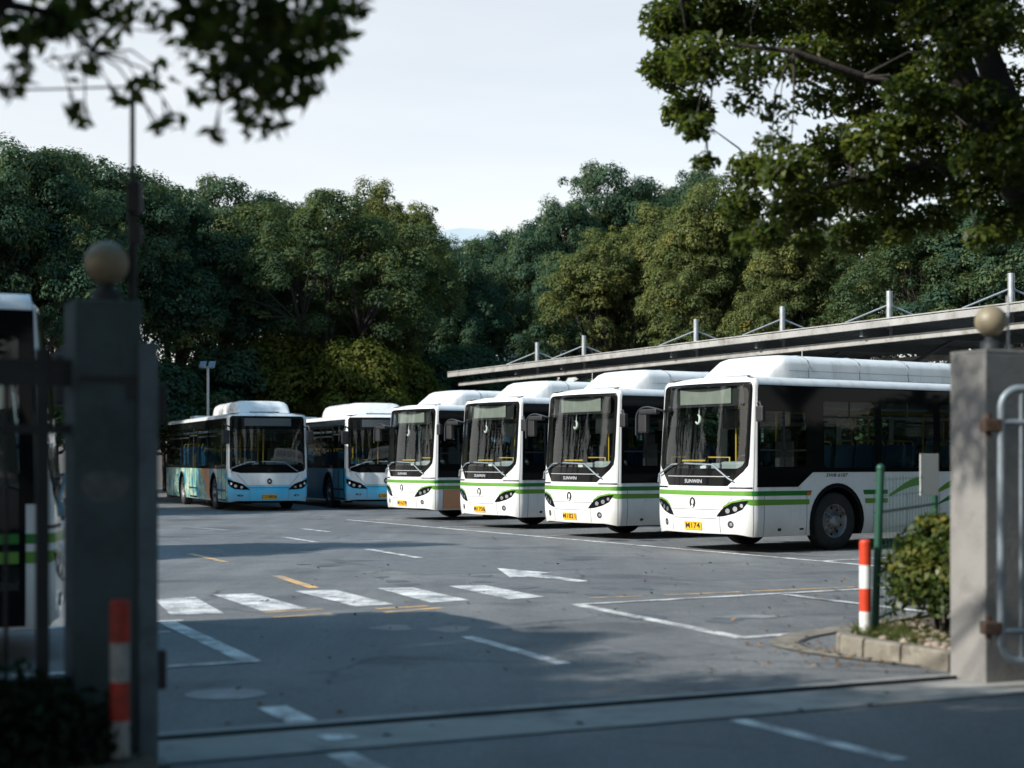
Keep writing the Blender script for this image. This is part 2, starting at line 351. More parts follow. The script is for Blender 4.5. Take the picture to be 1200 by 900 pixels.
# crosswalk
for q in ([(-3.98, 17.79), (-3.60, 18.12), (-2.93, 16.22), (-3.43, 16.04)], [(-3.46, 18.46), (-3.01, 18.58), (-2.14, 16.72), (-2.58, 16.45)],
          [(-2.58, 18.94), (-2.13, 19.15), (-1.27, 17.2), (-1.66, 16.95)], [(-1.64, 19.35), (-1.20, 19.44), (-.46, 17.69), (-.88, 17.40)],
          [(-.79, 19.7), (-.35, 19.84), (.38, 18.12), (-.03, 17.82)], [(-4.6, 17.2), (-4.2, 17.5), (-3.6, 15.7), (-4.05, 15.4)]):
    mk.sheet(q[::-1], .005)
# boxes, lane dashes, arrow
strip(mk, (.72, 17.14), (2.02, 13.98), .15); strip(mk, (2.0, 13.97), (3.08, 14.62), .13, .007); strip(mk, (.66, 17.15), (4.6, 19.45), .12, .007)
strip(mk, (3.14, 18.45), (4.3, 16.2), .12, .009)
strip(mk, (-3.36, 15.45), (-2.02, 12.36), .17); strip(mk, (-3.6, 11.5), (-1.98, 12.37), .12, .007); strip(mk, (-4.6, 14.6), (-3.2, 15.5), .12, .006)
strip(mk, (-.40, 14.1), (.40, 12.22), .13); strip(mk, (1.35, 9.6), (2.02, 8.32), .12); strip(mk, (-1.52, 10.1), (-1.17, 9.35), .19)
strip(mk, (-1.02, 9.02), (-.93, 8.85), .19, .016); strip(mk, (-.92, 8.5), (-.2, 7.0), .16)
strip(mk, (-4.6, 32.1), (-3.68, 30.1), .13); strip(mk, (-4.71, 35.9), (-3.95, 34.4), .13); strip(mk, (-2.52, 27.8), (-1.47, 25.35), .14)
mk.sheet([(-.22, 22.95), (-.02, 21.05), (.22, 21.28), (.86, 20.35), (.99, 20.5), (.36, 21.7), (.56, 21.95)], .005)
tag(mk.build('road_marking', M['line']), kind='structure')
mw = MB(); strip(mw, (-7.4, 36.7), (-6.2, 35.0), .3); strip(mw, (-3.95, 14.1), (-3.1, 14.5), .2)
mw.sheet([(1.95, 15.75), (2.5, 15.7), (2.8, 15.95), (2.3, 16.1)], .005)
mw.sheet([(-1.91+.27*math.cos(a), 10.64+.25*math.sin(a)) for a in [k*PI/12 for k in range(24)]], .005)
tag(mw.build('worn_road_marking', M['line_worn']), kind='structure')
my = MB(); strip(my, (-3.17, 21.45), (-2.4, 19.4), .14); strip(my, (-5.33, 26.4), (-4.36, 24.3), .13); strip(my, (-7.4, 30.7), (-6.6, 29.0), .13)
strip(my, (-2.54, 16.33), (-1.98, 16.67), .09); strip(my, (-2.36, 15.8), (-1.83, 16.2), .09); strip(my, (-1.42, 16.7), (-.9, 17.05), .09); strip(my, (-1.31, 16.33), (-.74, 16.83), .09)
strip(my, (.87, 18.0), (1.5, 18.27), .08); strip(my, (1.76, 18.38), (2.7, 18.85), .08); strip(my, (2.85, 18.92), (4.6, 19.75), .08)
tag(my.build('yellow_road_marking', M['yline']), kind='structure')
pa = MB()
for q in ([(-1.2, 21.6), (1.4, 22.9), (.2, 25.6), (-2.5, 24.3)], [(1.2, 12.6), (2.0, 12.98), (1.5, 14.0), (.7, 13.6)], [(-4.6, 26.8), (-3.4, 27.4), (-5.6, 32.2), (-6.8, 31.6)], [(2.6, 20.6), (3.9, 21.2), (3.3, 22.5), (2.0, 21.9)]):
    pa.sheet(q, .002)
tag(pa.build('asphalt_repair', M['repair']), kind='structure')
oi_ = MB(); r5 = random.Random(3)
for (x, y) in [(4.3+k*-1.96, 26.9+k*4.6) for k in range(4)]+[(x_, y_) for x_, y_ in ((-1.0, 20.6), (.9, 19.3), (-2.9, 23.6), (1.6, 16.2), (-.6, 15.2))]:
    for _ in range(5):
        cx_, cy_, r_ = x+r5.uniform(-.8, .8), y+r5.uniform(-.8, .8), r5.uniform(.05, .22); ph = r5.uniform(0, 6)
        oi_.sheet([(cx_+r_*(1+.25*math.sin(3*a+ph))*math.cos(a), cy_+r_*(1+.2*math.sin(2*a+ph))*math.sin(a)*1.3) for a in [2*PI*k/20 for k in range(20)]], .0025+_*.0002)
tag(oi_.build('oil_stain', M['oil']), kind='structure')
# gate threshold: a concrete strip with an iron groove
th = MB(); A = Vector((-2.6, 8.66)); B = Vector((3.3, 11.52)); n_ = Vector((.436, -.9))
th.sheet([tuple(A+n_*.12), tuple(A+n_*.80), tuple(B+n_*.80+Vector((4, 1.9))), tuple(B+n_*.12+Vector((4, 1.9)))], .010)
th.sheet([tuple(A-n_*.16), tuple(A+n_*.02), tuple(B+n_*.02+Vector((4, 1.9))), tuple(B-n_*.16+Vector((4, 1.9)))], .010)
th.sheet([tuple(A+n_*.02), tuple(A+n_*.12), tuple(B+n_*.12+Vector((4, 1.9))), tuple(B+n_*.02+Vector((4, 1.9)))], .006, 1)
tag(th.build('gate_threshold', [M['apron'], M['groove']]), kind='structure')
# rail lying in the groove
rl = MB(); a0 = A+n_*.07; b0 = B+n_*.07
rl.tube([(a0.x, a0.y, .016), (b0.x, b0.y, .016)], .012, 6)
tag(rl.build('gate_rail', M['irondark']), 'thin dark iron gate rail lying in the groove across the entrance', 'rail')

# ------------------------------------------------------------------ the buses
BW = 1.25; BH = 2.95; FR = .20; BOW = .27; RR = .16; RC = .25
class Shell:
    def __init__(s, L): s.L = L; s.xb = -BOW*((BW-FR)/BW)**2
    def outline(s, t):
        a = abs(t); sg = 1 if t >= 0 else -1
        if a <= BW-FR: x = -BOW*(a/BW)**2; y = a; nx, ny = 1, 2*BOW*a/BW**2
        elif a <= BW+FR:
            th0 = math.atan2(2*BOW*(BW-FR)/BW**2, 1)
            th = th0*0 + (a-(BW-FR))/(2*FR)*PI/2
            x = s.xb-FR*(1-math.cos(th)); y = BW-FR+FR*math.sin(th); nx, ny = math.cos(th), math.sin(th)
            k = 1-(a-(BW-FR))/(2*FR); nx, ny = nx, ny+2*BOW*(BW-FR)/BW**2*k*.9
        elif a <= BW+s.L-RC: x = s.xb-(a-BW); y = BW; nx, ny = 0, 1
        elif a <= BW+s.L+RC:
            th = (a-(BW+s.L-RC))/(2*RC)*PI/2
            x = s.xb-(s.L-RC)-RC*math.sin(th); y = BW-RC+RC*math.cos(th); nx, ny = -math.sin(th), math.cos(th)
        else: x = s.xb-s.L; y = max(0, BW-(a-(BW+s.L))); nx, ny = -1, 0
        l = math.hypot(nx, ny)
        return x, y*sg, nx/l, ny/l*sg
    def P(s, t, z, off=0):
        x, y, nx, ny = s.outline(t)
        ins = max(0, z-1.3)*.022; dn = .022 if z > 1.3 else 0
        if z < .6: ins += (.6-z)**2*.35; dn -= (.6-z)*.7
        nz = dn
        if z > BH-RR:
            q = min(1, (z-(BH-RR))/RR); ins += RR*(1-math.sqrt(max(0, 1-q*q))); nz = q/max(.05, math.sqrt(max(0, 1-q*q)))
        if z > 1.0 and nx > 0: x -= (z-1.0)*.075*nx; nz += .075*nx
        nn = Vector((nx, ny, nz)).normalized()
        return Vector((x-nx*ins, y-ny*ins, z)) + nn*off, nn
    def tcuts(s):
        c = [k*.15 for k in range(0, 8)] + [BW-FR+2*FR*k/8 for k in range(9)] + [BW+FR+k*.8 for k in range(1, 20) if k*.8 < s.L-RC-.3] + [BW+s.L-RC+2*RC*k/5 for k in range(6)]
        return sorted(set([-x for x in c]+c))
    def zcuts(s): return [.35, .42, .5, .6, 1.0, 1.3] + [BH-RR+RR*math.sin(PI/2*k/7) for k in range(0, 7)]
    def wrap(s, mb, outer, holes=(), off=.004, mat=0, flip=False):
        loops = [[Vector((x, z, 0)) for x, z in outer]]+[[Vector((x, z, 0)) for x, z in h] for h in holes]
        tri = tessellate_polygon(loops); pts = [p for l in loops for p in l]
        bm = bmesh.new(); bv = [bm.verts.new(p) for p in pts]
        for t in tri:
            try: bm.faces.new([bv[i] for i in t])
            except ValueError: pass
        x0 = min(p.x for p in pts); x1 = max(p.x for p in pts); z0 = min(p.y for p in pts); z1 = max(p.y for p in pts)
        for c in s.tcuts():
            if x0+1e-4 < c < x1-1e-4: bmesh.ops.bisect_plane(bm, geom=bm.verts[:]+bm.edges[:]+bm.faces[:], dist=1e-5, plane_co=(c, 0, 0), plane_no=(1, 0, 0))
        for c in s.zcuts():
            if z0+1e-4 < c < z1-1e-4: bmesh.ops.bisect_plane(bm, geom=bm.verts[:]+bm.edges[:]+bm.faces[:], dist=1e-5, plane_co=(0, c, 0), plane_no=(0, 1, 0))
        bmesh.ops.dissolve_degenerate(bm, dist=1e-5, edges=bm.edges[:])
        bm.verts.index_update()
        vs, ns = [], []
        for v in bm.verts:
            p, n = s.P(v.co.x, v.co.y, off); vs.append(p); ns.append(n)
        fs = []
        for f in bm.faces:
            ids = [v.index for v in f.verts]
            a, b, c = [vs[i] for i in ids[:3]]
            nrm = (b-a).cross(c-a)
            if nrm.dot(ns[ids[0]]) < 0: ids = ids[::-1]
            fs.append(ids)
        bm.free(); mb.add(vs, fs, mat, True, ns); return mb
    def text(s, mb, body, tc, zc, h, off=.006, mat=0, italic=0, mirror=1, stretch=1):
        cu = bpy.data.curves.new('t', 'FONT'); cu.body = body; cu.size = h*1.4; cu.shear = italic; cu.align_x = 'CENTER'; cu.align_y = 'CENTER'; cu.offset = h*.02
        ob = bpy.data.objects.new('t', cu); COL.objects.link(ob)
        me = bpy.data.meshes.new_from_object(ob)
        vs, ns = [], []
        for v in me.vertices:
            p, n = s.P(tc+v.co.x*mirror*stretch, zc+v.co.y, off); vs.append(p); ns.append(n)
        fs = []
        for f in me.polygons:
            ids = list(f.vertices); a, b, c = [vs[i] for i in ids[:3]]
            if (b-a).cross(c-a).dot(ns[ids[0]]) < 0: ids = ids[::-1]
            fs.append(ids)
        mb.add(vs, fs, mat, True, ns)
        bpy.data.objects.remove(ob); bpy.data.curves.remove(cu); bpy.data.meshes.remove(me)
def rrect(x0, x1, z0, z1, r=.06, n=4, rs=None):
    rs = rs or (r, r, r, r); out = []
    for (cx, cz, a0, q) in ((x1-rs[0], z1-rs[0], 0, rs[0]), (x0+rs[1], z1-rs[1], 90, rs[1]), (x0+rs[2], z0+rs[2], 180, rs[2]), (x1-rs[3], z0+rs[3], 270, rs[3])):
        for k in range(n+1):
            a = R(a0+90*k/n); out.append((cx+q*math.cos(a), cz+q*math.sin(a)))
    return out
def bar_line(pts, wd):
    """thin polyline as polygons in shell space"""
    out = []
    for a, b in zip(pts[:-1], pts[1:]):
        a = Vector(a); b = Vector(b); d = (b-a).normalized(); n = Vector((-d.y, d.x))*wd/2
        out.append([tuple(a-n), tuple(b-n), tuple(b+n), tuple(a+n)])
    return out
def ellipse(cx, cz, rx, rz, n=20): return [(cx+rx*math.cos(2*PI*k/n), cz+rz*math.sin(2*PI*k/n)) for k in range(n)]
def inflate(h, e):
    x0 = min(p[0] for p in h); x1 = max(p[0] for p in h); z0 = min(p[1] for p in h); z1 = max(p[1] for p in h)
    cx, cz = (x0+x1)/2, (z0+z1)/2; sx = 1+2*e/(x1-x0); sz = 1+2*e/(z1-z0)
    return [(cx+(x-cx)*sx, cz+(z-cz)*sz) for x, z in h]

def make_bus(green=True, plate='M174', maker=None):
    L = 10.4 if green else 11.7
    S = Shell(L); wf = 2.0 if green else 2.18; wr = 7.3 if green else 8.1; ARC = .635
    root = empty('city_bus')
    W = lambda dd: BW+dd
    # --- openings
    beltL = 1.345 if green else 1.27
    ztop = 2.56
    if green:
        winL = [(.22, 1.27, 1.44, 2.37), (1.69, 2.94, 1.42, ztop), (3.10, 4.45, 1.42, ztop), (4.63, 5.95, 1.42, ztop), (6.13, 7.40, 1.42, ztop), (7.58, 8.75, 1.42, ztop), (8.93, 9.85, 1.42, ztop)]
        winR = [(1.72, 3.1, 1.42, ztop), (3.28, 4.5, 1.42, ztop), (6.13, 7.40, 1.42, ztop), (7.58, 8.75, 1.42, ztop), (8.93, 9.85, 1.42, ztop)]
        doorR = [(.30, 1.50), (4.66, 5.96)]
    else:
        winL = [(.25, 1.4, 1.4, 2.45), (1.7, 3.0, 1.4, ztop), (3.2, 4.5, 1.4, ztop), (4.7, 6.0, 1.4, ztop), (6.2, 7.5, 1.4, ztop), (7.7, 9.0, 1.4, ztop), (9.2, 10.4, 1.4, ztop)]
        winR = [(1.75, 3.05, 1.36, ztop), (3.22, 4.95, 1.36, ztop), (6.72, 8.0, 1.36, ztop), (8.17, 9.4, 1.36, ztop), (9.57, 10.7, 1.36, ztop)]
        doorR = [(.24, 1.50), (5.15, 6.52)]
    DZ0, DZ1 = .36, 2.60
    hL = [rrect(W(a), W(b), z0, z1, .07) for a, b, z0, z1 in winL]
    hR = [rrect(-W(b), -W(a), z0, z1, .07) for a, b, z0, z1 in winR]
    hD = [rrect(-W(b), -W(a), DZ0, DZ1, .04) for a, b in doorR]
    if green:
        hF = rrect(-1.06, 1.06, 1.41, 2.80, .16, 5)
        maskF = [(-.76, 1.115), (.76, 1.115), (1.16, 1.46), (1.185, 1.62)] + [(1.185-.12+.12*math.cos(R(a)), 2.74+.12*math.sin(R(a))) for a in (0, 30, 60, 90)] + [(-1.185+.12+.12*math.cos(R(a)), 2.74+.12*math.sin(R(a))) for a in (90, 120, 150, 180)] + [(-1.185, 1.62), (-1.16, 1.46)]
    else:
        hF = rrect(-1.11, 1.11, 1.36, 2.47, .08, 4)
        maskF = [(-.86, 1.15), (.86, 1.15), (1.12, 1.21), (1.19, 1.30)] + [(1.19-.1+.1*math.cos(R(a)), 2.77+.1*math.sin(R(a))) for a in (0, 30, 60, 90)] + [(-1.19+.1+.1*math.cos(R(a)), 2.77+.1*math.sin(R(a))) for a in (90, 120, 150, 180)] + [(-1.19, 1.30), (-1.12, 1.21)]
    # --- body shell, one closed wrap with wheel arches cut from its lower edge
    zb = .27
    def arch(c, s):   # points along the arch for the bottom edge
        a0 = math.asin((zb-.5)/ARC); n = 14
        pts = [(c+ARC*math.cos(PI-a0-(PI-2*a0)*k/n), .5+ARC*math.sin(PI-a0-(PI-2*a0)*k/n)) for k in range(n+1)]
        return pts
    T = W(L)+BW
    bottom = [(-T, zb)]
    for c in (-W(wr), -W(wf)): bottom += arch(c, 1)
    bottom += [(-1.3, zb), (-.9, .31), (.9, .31), (1.3, zb)]
    for c in (W(wf), W(wr)): bottom += arch(c, 1)
    bottom += [(T, zb)]
    outer = bottom + [(T, BH-.001), (-T, BH-.001)]
    hrear = rrect(T-.9, T-.02, 1.5, 2.5, .1); hrear2 = rrect(-T+.02, -T+.9, 1.5, 2.5, .1)
    body = MB()
    S.wrap(body, outer, [inflate(hF, .02)]+[inflate(h, .015) for h in hL+hR+hD], 0, 0)
    # roof lid
    ts = [t for t in S.tcuts()]; ts = [-T]+ts+[T]
    rim = [S.P(t, BH-.001)[0] for t in ts]
    N = len(rim); half = N//2
    ring2 = [Vector((p.x*.995-.02, p.y*.80, BH+.018)) for p in rim]
    body.add(rim+ring2+[Vector((-2, 0, BH+.03)), Vector((-L*.8, 0, BH+.03))], [(i, i+1, i+1+N, i+N) for i in range(N-1)], 0, True)
    body.add(ring2, [tuple(range(N))[::-1] if False else tuple(range(N))], 0, False)
    # lower panels and colour bands (thin films on the shell)
    mats = [M['white'], M['green_d'], M['green_l'], M['seam'], M['mattblack'], M['blue'], M['blue_deep'], artwork_m, M['ink'], M['brown'], M['amber'], orange_m]
    if green:
        for sg in (1, -1):
            def X(p): return [(x*sg, z) for x, z in p]
            S.wrap(body, X([(W(.02), .955), (W(1.36), .955), (W(1.40), 1.035), (W(.02), 1.035)]), off=.003, mat=1)
            S.wrap(body, X([(.66, .755), (.9, .79), (1.1, .83), (W(.0), .80), (W(1.335), .80), (W(1.34), .885), (W(0.05), .895), (1.05, .905), (.86, .865), (.72, .80)]), off=.003, mat=2)
            # second pair behind the arch and the leaf swooshes
            S.wrap(body, X([(W(2.66), .955), (W(3.25), .955), (W(3.25), 1.03), (W(2.63), 1.035)]), off=.003, mat=1)
            S.wrap(body, X([(W(2.69), .80), (W(3.25), .80), (W(3.25), .88), (W(2.68), .885)]), off=.003, mat=2)
            for q, m_ in ((3.30, 2), (4.42, 2), (5.55, 2)):
                up = [(W(q+u*.85), .955+.30*math.sin(u*PI/2)**1.1) for u in [k/8 for k in range(9)]]
                lo = [(W(q+u*.85), .905+.20*math.sin(u*PI/2)) for u in [k/8 for k in range(8, -1, -1)]]
                S.wrap(body, X(up+lo), off=.003, mat=m_)
                up = [(W(q+.12+u*.7), .76+.22*math.sin(u*PI/2)) for u in [k/8 for k in range(9)]]
                lo = [(W(q+.12+u*.7), .74+.13*math.sin(u*PI/2)) for u in [k/8 for k in range(8, -1, -1)]]
                if q > 4: S.wrap(body, X(up+lo), off=.003, mat=1)
        S.wrap(body, [(-W(.02), .955), (W(.02), .955), (W(.02), 1.035), (-W(.02), 1.035)], off=.003, mat=2)
        seams = [[(-.88, .93), (-.66, .715), (.66, .715), (.88, .93)], [(-.60, .33), (-.60, .56)], [(.62, .33), (.62, .62)], [(1.30, .28), (1.30, 2.85)], [(W(.30), .28), (W(.30), .95)], [(-.55, .565), (.55, .565)],
                 [(.80, 1.085), (1.28, 1.085)], [(-.80, 1.085), (-1.28, 1.085)]]
        seams += [[(W(q), .28), (W(q), .95)] for q in (1.28, 2.9, 3.75, 4.6, 5.45, 6.3, 8.3, 9.3)]
        for sm in seams:
            for q in bar_line(sm, .014 if abs(sm[0][1]-1.085) > .01 else .03): S.wrap(body, q, off=.0025, mat=3 if abs(sm[0][1]-1.085) > .01 else 4)
        for q in (.30, .28, ): pass
        S.wrap(body, rrect(W(.62), W(.70), .36, .41, .02), off=.004, mat=4); S.wrap(body, rrect(W(1.12), W(1.22), .37, .40, .01), off=.004, mat=4)
    else:
        def X(p, sg): return [(x*sg, z) for x, z in p]
        # blue front apron and blue lower sides
        top = [(-1.30, 1.05), (-1.14, .98), (-.98, .85), (-.62, .755), (.62, .755), (.98, .85), (1.14, .98), (1.30, 1.05)]
        S.wrap(body, [(-1.3, .275), (-.9, .312), (.9, .312), (1.3, .275)]+top[::-1], off=.002, mat=5)
        for sg in (1, -1):
            pts = [(W(.05), .275)]+[(x, max(z, .275)) for x, z in arch(W(wf), 1)]+[(x, max(z, .275)) for x, z in arch(W(wr), 1)]+[(W(L-.3), .275), (W(L-.3), 1.27), (W(.05), 1.27)]
            S.wrap(body, X(pts, sg), off=.0025, mat=6 if sg > 0 else 7)
        # orange sweep and pale patch behind the front wheel (door side)
        S.wrap(body, X([(W(3.0), .275), (W(3.15), .275), (W(3.35), .6), (W(3.95), 1.0), (W(4.6), 1.268), (W(2.9), 1.268), (W(2.85), 1.0), (W(2.86), .5)], -1), off=.005, mat=11)
        S.wrap(body, X([(W(1.52), .275), (W(1.58), .9), (W(1.75), 1.12), (W(2.2), 1.21), (W(2.2), 1.268), (W(1.52), 1.268)], -1), off=.005, mat=0)
        S.wrap(body, [(-.62, .70), (.62, .70), (.66, .72), (-.66, .72)], off=.004, mat=6)
        seams = [[(-.95, 1.12), (-.66, .78), (.66, .78), (.95, 1.12)], [(-.6, .33), (-.6, .66)], [(.6, .33), (.6, .66)], [(1.31, .3), (1.31, 2.85)], [(-1.31, .3), (-1.31, 2.85)]]
        for sm in seams:
            for q in bar_line(sm, .014): S.wrap(body, q, off=.006, mat=3)
    body.build('body', mats, root)
    # --- black glazing bands
    mk_ = MB()
    S.wrap(mk_, maskF, [hF], .005)
    if green: left = [(W(.13), 1.10), (W(1.07), 1.10), (W(1.42), beltL), (W(L-.25), beltL), (W(L-.25), 2.81)] + [(W(.13)+.1+.1*math.cos(R(a)), 2.71+.1*math.sin(R(a))) for a in (90, 120, 150, 180)]
    else: left = [(W(.15), beltL), (W(L-.25), beltL), (W(L-.25), 2.81), (W(.15), 2.81)]
    S.wrap(mk_, left, hL, .005)
    right = [(-W(.14), 1.27), (-W(.14), 2.81), (-W(L-.25), 2.81), (-W(L-.25), 1.27)]
    rt = [(-W(L-.25), 2.81), (-W(L-.25), 1.27)]
    for a, b in doorR[::-1]: rt += [(-W(b+.06), 1.27), (-W(b+.06), .30), (-W(a-.05), .30), (-W(a-.05), 1.27)]
    rt += [(-W(.14), 1.27), (-W(.14), 2.81)]
    S.wrap(mk_, rt, hR+hD, .006)
    S.wrap(mk_, [(T-1.1, 1.4), (T-.02, 1.4), (T-.02, 2.6), (T-1.1, 2.6)], (), .005); S.wrap(mk_, [(-T+.02, 1.4), (-T+1.1, 1.4), (-T+1.1, 2.6), (-T+.02, 2.6)], (), .005)
    gb = mk_.build('glazing_border', M['black'], root)
    # --- glass
    ws = MB(); S.wrap(ws, inflate(hF, .012), (), .002); ws.build('windscreen', M['screen'], root)
    for h, (a, b, z0, z1) in list(zip(hL, winL))+[(h, wv) for h, wv in zip(hR, winR)]:
        m = MB(); S.wrap(m, inflate(h, .012), (), .001); wo = m.build('window', M['sideglass'], root)
        f = MB(); x0 = min(p[0] for p in h); x1 = max(p[0] for p in h)
        zz = z1-.27
        for q in bar_line([(x0, zz), (x1, zz)], .035)+bar_line([((x0+x1)/2, zz), ((x0+x1)/2, z1)], .03): S.wrap(f, q, (), .003)
        if green and abs(a-.22) < .01:
            f = MB()
            for q in bar_line([((x0+x1)/2+.02, z0), ((x0+x1)/2+.02, z1)], .05)+bar_line([(x0, 1.72), (x1, 1.72)], .03): S.wrap(f, q, (), .003)
        f.build('window_divider', M['mattblack'], wo)
    for h, (a, b) in zip(hD, doorR):
        m = MB(); S.wrap(m, inflate(h, .012), (), .001); do = m.build('door', M['doorglass'], root)
        f = MB(); mid = -W((a+b)/2)
        for q in bar_line([(mid, DZ0), (mid, DZ1)], .10)+bar_line([(-W(b), .62), (-W(a), .62)], .06)+bar_line([(-W(b), 2.35), (-W(a), 2.35)], .04): S.wrap(f, q, (), .004)
        f.build('door_frame', M['mattblack'], do)
        rr_ = MB()
        for s_ in (-.12, .12):
            p0 = S.P(mid+s_, .95, -.05)[0]; p1 = S.P(mid+s_, 1.7, -.05)[0]; rr_.tube([p0, p1], .016, 6)
        rr_.build('door_handrail', M['yellow'], do)
    # --- interior
    fl = MB(); cx = S.xb-L/2-.1
    fl.box((cx, 0, .66), (L-.5, 1.56, .12)); fl.box((cx, 0, .42), (L-.6, 1.5, .36), 1)
    fl.box((S.xb-L+.5, 0, 1.3), (.5, 2.3, 1.2), 1); fl.build('cabin_floor', [M['floor'], M['under']], root)
    cl = MB(); cl.box((cx-.3, 0, 2.72), (L-1.3, 2.3, .06)); cl.box((cx-.3, .95, 2.55), (L-1.6, .35, .06), 0, rot=Matrix.Rotation(R(-40), 4, 'X')); cl.box((cx-.3, -.95, 2.55), (L-1.6, .35, .06), 0, rot=Matrix.Rotation(R(40), 4, 'X'))
    cl.box((cx-.1, 1.18, 1.26), (L-1.0, .03, .16))
    cl.build('cabin_ceiling', M['inner'], root)
    da = MB()
    prof = [(-.10, .75), (-.10, 1.30), (-.25, 1.40), (-.62, 1.42), (-.74, 1.30), (-.70, .75)]
    n = len(prof)
    for y0, y1 in ((-1.06, 1.06),):
        vs_ = [(x-BOW*(abs(y0)/BW)**2-.06, y0, z) for x, z in prof]+[(x-.06, 0, z) for x, z in prof]+[(x-BOW*(abs(y1)/BW)**2-.06, y1, z) for x, z in prof]
        da.add(vs_, [(i+k*n, (i+1) % n+k*n, (i+1) % n+n+k*n, i+n+k*n) for k in (0, 1) for i in range(n)]+[tuple(range(n))[::-1], tuple(range(2*n, 3*n))], 0)
    da.box((-.62, .55, 1.43), (.30, .75, .20), 1, bev=.05); da.box((-.55, -.30, 1.44), (.12, .16, .10), 2, bev=.02)
    da.box((-.5, .1, 1.45), (.16, .22, .10), 1, bev=.02)
    dash = da.build('dashboard', [M['mattblack'], M['dash'], M['pale']], root)
    sw = MB(); mt = Matrix.Translation((-.86, .55, 1.52)) @ Matrix.Rotation(R(-28), 4, 'Y')
    sw.tube([mt @ Vector((.23*math.cos(2*PI*k/20), .23*math.sin(2*PI*k/20), 0)) for k in range(21)], .017, 6, cap=False)
    sw.tube([mt @ Vector((0, -.22, 0)), mt @ Vector((0, .22, 0))], .014, 6); sw.tube([mt @ Vector((0, 0, 0)), mt @ Vector((0, 0, -.4))], .03, 6)
    sw.build('steering_wheel', M['mattblack'], root)
    def seat_mb(z0=.72):
        m = MB(); m.box((0, 0, z0+.43), (.44, .43, .08), 0, bev=.03); m.box((-.22, 0, z0+.78), (.08, .43, .66), 0, bev=.035, rot=Matrix.Rotation(R(-8), 4, 'Y'))
        m.box((0, 0, z0+.2), (.16, .3, .4), 1); m.tube([(-.25, -.2, z0+1.08), (-.25, -.16, z0+1.18), (-.25, .16, z0+1.18), (-.25, .2, z0+1.08)], .016, 6, 2); return m
    st = seat_mb().build('seat', [M['seat'], M['mattblack'], M['yellow']], root, (-2.6, .85, 0)); first = True
    for k in range(8 if green else 9):
        for y in (.9, .42, -.42, -.9):
            if random.random() < .12: continue
            x = -3.0-k*.78
            if y < 0 and any(a-.2 < -x-.28 < b+.2 for a, b in doorR): continue
            if first: st.location = (x, y, 0); first = False
            else:
                c = st.copy(); COL.objects.link(c); c.location = (x, y, 0 if k < 5 else .18)
    ds = MB(); ds.box((-1.42, .55, 1.12), (.48, .48, .10), 0, bev=.03); ds.box((-1.66, .55, 1.52), (.10, .48, .75), 0, bev=.04); ds.box((-1.68, .55, 1.98), (.09, .28, .20), 0, bev=.03); ds.box((-1.42, .55, .9), (.3, .3, .36), 1)
    ds.build('driver_seat', [M['mattblack'], M['under']], root)
    pt = MB(); pt.box((-1.95, .62, 1.5), (.03, 1.1, 1.3), 0, bev=.01)
    pt.build('driver_screen', M['doorglass'], root)
    hr = MB()
    for x, y in ((-.98, .02), (-1.9, .05), (-2.6, -.35), (-4.2, .3), (-4.6, -.3), (-6.0, .3), (-6.1, -.3), (-7.6, .3)): hr.tube([(x, y, .72), (x, y, 2.7)], .019, 7)
    hr.tube([(-.62, -1.0, 1.54), (-.66, -.42, 1.54)], .02, 6); hr.tube([(-1.2, -.98, 1.6), (-1.25, -.45, 1.6), (-1.25, -.45, .75)], .018, 6)
    for y in (.32, -.32): hr.tube([(-2.2, y, 2.42), (-8.6, y, 2.42)], .016, 6)
    hr.build('handrail', M['yellow'], root)
    vz = MB(); vz.box((-.42, .62, 2.25), (.012, .62, .34), 0, bev=.004); vz.build('sun_visor', M['visor'], root)
    if green:
        fn = MB(); mt = Matrix.Translation((-.36, -.28, 2.26)) @ Matrix.Rotation(R(90), 4, 'Y')
        fn.tube([mt @ Vector((.075*math.cos(R(a)), .065*math.sin(R(a)), 0)) for a in range(-60, 181, 20)], [.012+.004*k for k in range(7)]+[.034, .03, .026, .02, .016, .012], 7); fn.tube([(-.36, -.25, 2.28), (-.34, -.21, 2.47)], .011, 6)
        fn.build('cab_fan', M['pale'], root)
    # destination display
    dp = MB()
    if green:
        dp.box((-.33, 0, 2.645), (.10, 1.32, .27), 0, bev=.01)
        dp.box((-.36, 0, 2.66), (.10, 1.9, .33), 1); dp.box((-.30, 0, 2.485), (.06, 1.95, .035), 1)
    else: S.wrap(dp, rrect(-.72, .72, 2.57, 2.80, .01), (), .008, 0)
    dp.build('destination_display', [M['display'] if green else M['display_d'], M['mattblack']], root)
    # --- headlamps
    for sg in (1, -1):
        if green: shp = [(.555, .60), (.70, .61), (.90, .66), (1.05, .73), (1.15, .82), (1.20, .875), (1.05, .87), (.86, .835), (.70, .755), (.60, .66)]
        else: shp = [(.57, .645), (.80, .65), (1.03, .67), (1.16, .73), (1.27, .83), (1.29, .97), (1.12, .93), (.93, .87), (.78, .82), (.66, .72)]
        m = MB(); S.wrap(m, [(x*sg, z) for x, z in shp], (), .007); hl = m.build('headlight', M['black'], root)
        for (x, z, r) in (((.78, .70, .042), (.92, .735, .042), (1.04, .79, .032)) if green else ((.82, .725, .04), (.99, .76, .045), (1.14, .83, .04))):
            l = MB(); S.wrap(l, ellipse(x*sg, z, r, r, 14), (), .012); l.build('reflector', M['lampin'], hl)
        m = MB(); zf = .475; xf = .83 if green else .86
        S.wrap(m, ellipse(xf*sg, zf, .055 if green else .09, .06 if green else .028), (), .006); fo = m.build('fog_lamp', M['mattblack'], root)
        m = MB(); S.wrap(m, ellipse(xf*sg+.012, zf, .028, .03 if green else .015, 12), (), .010); m.build('reflector', M['lampin'], fo)
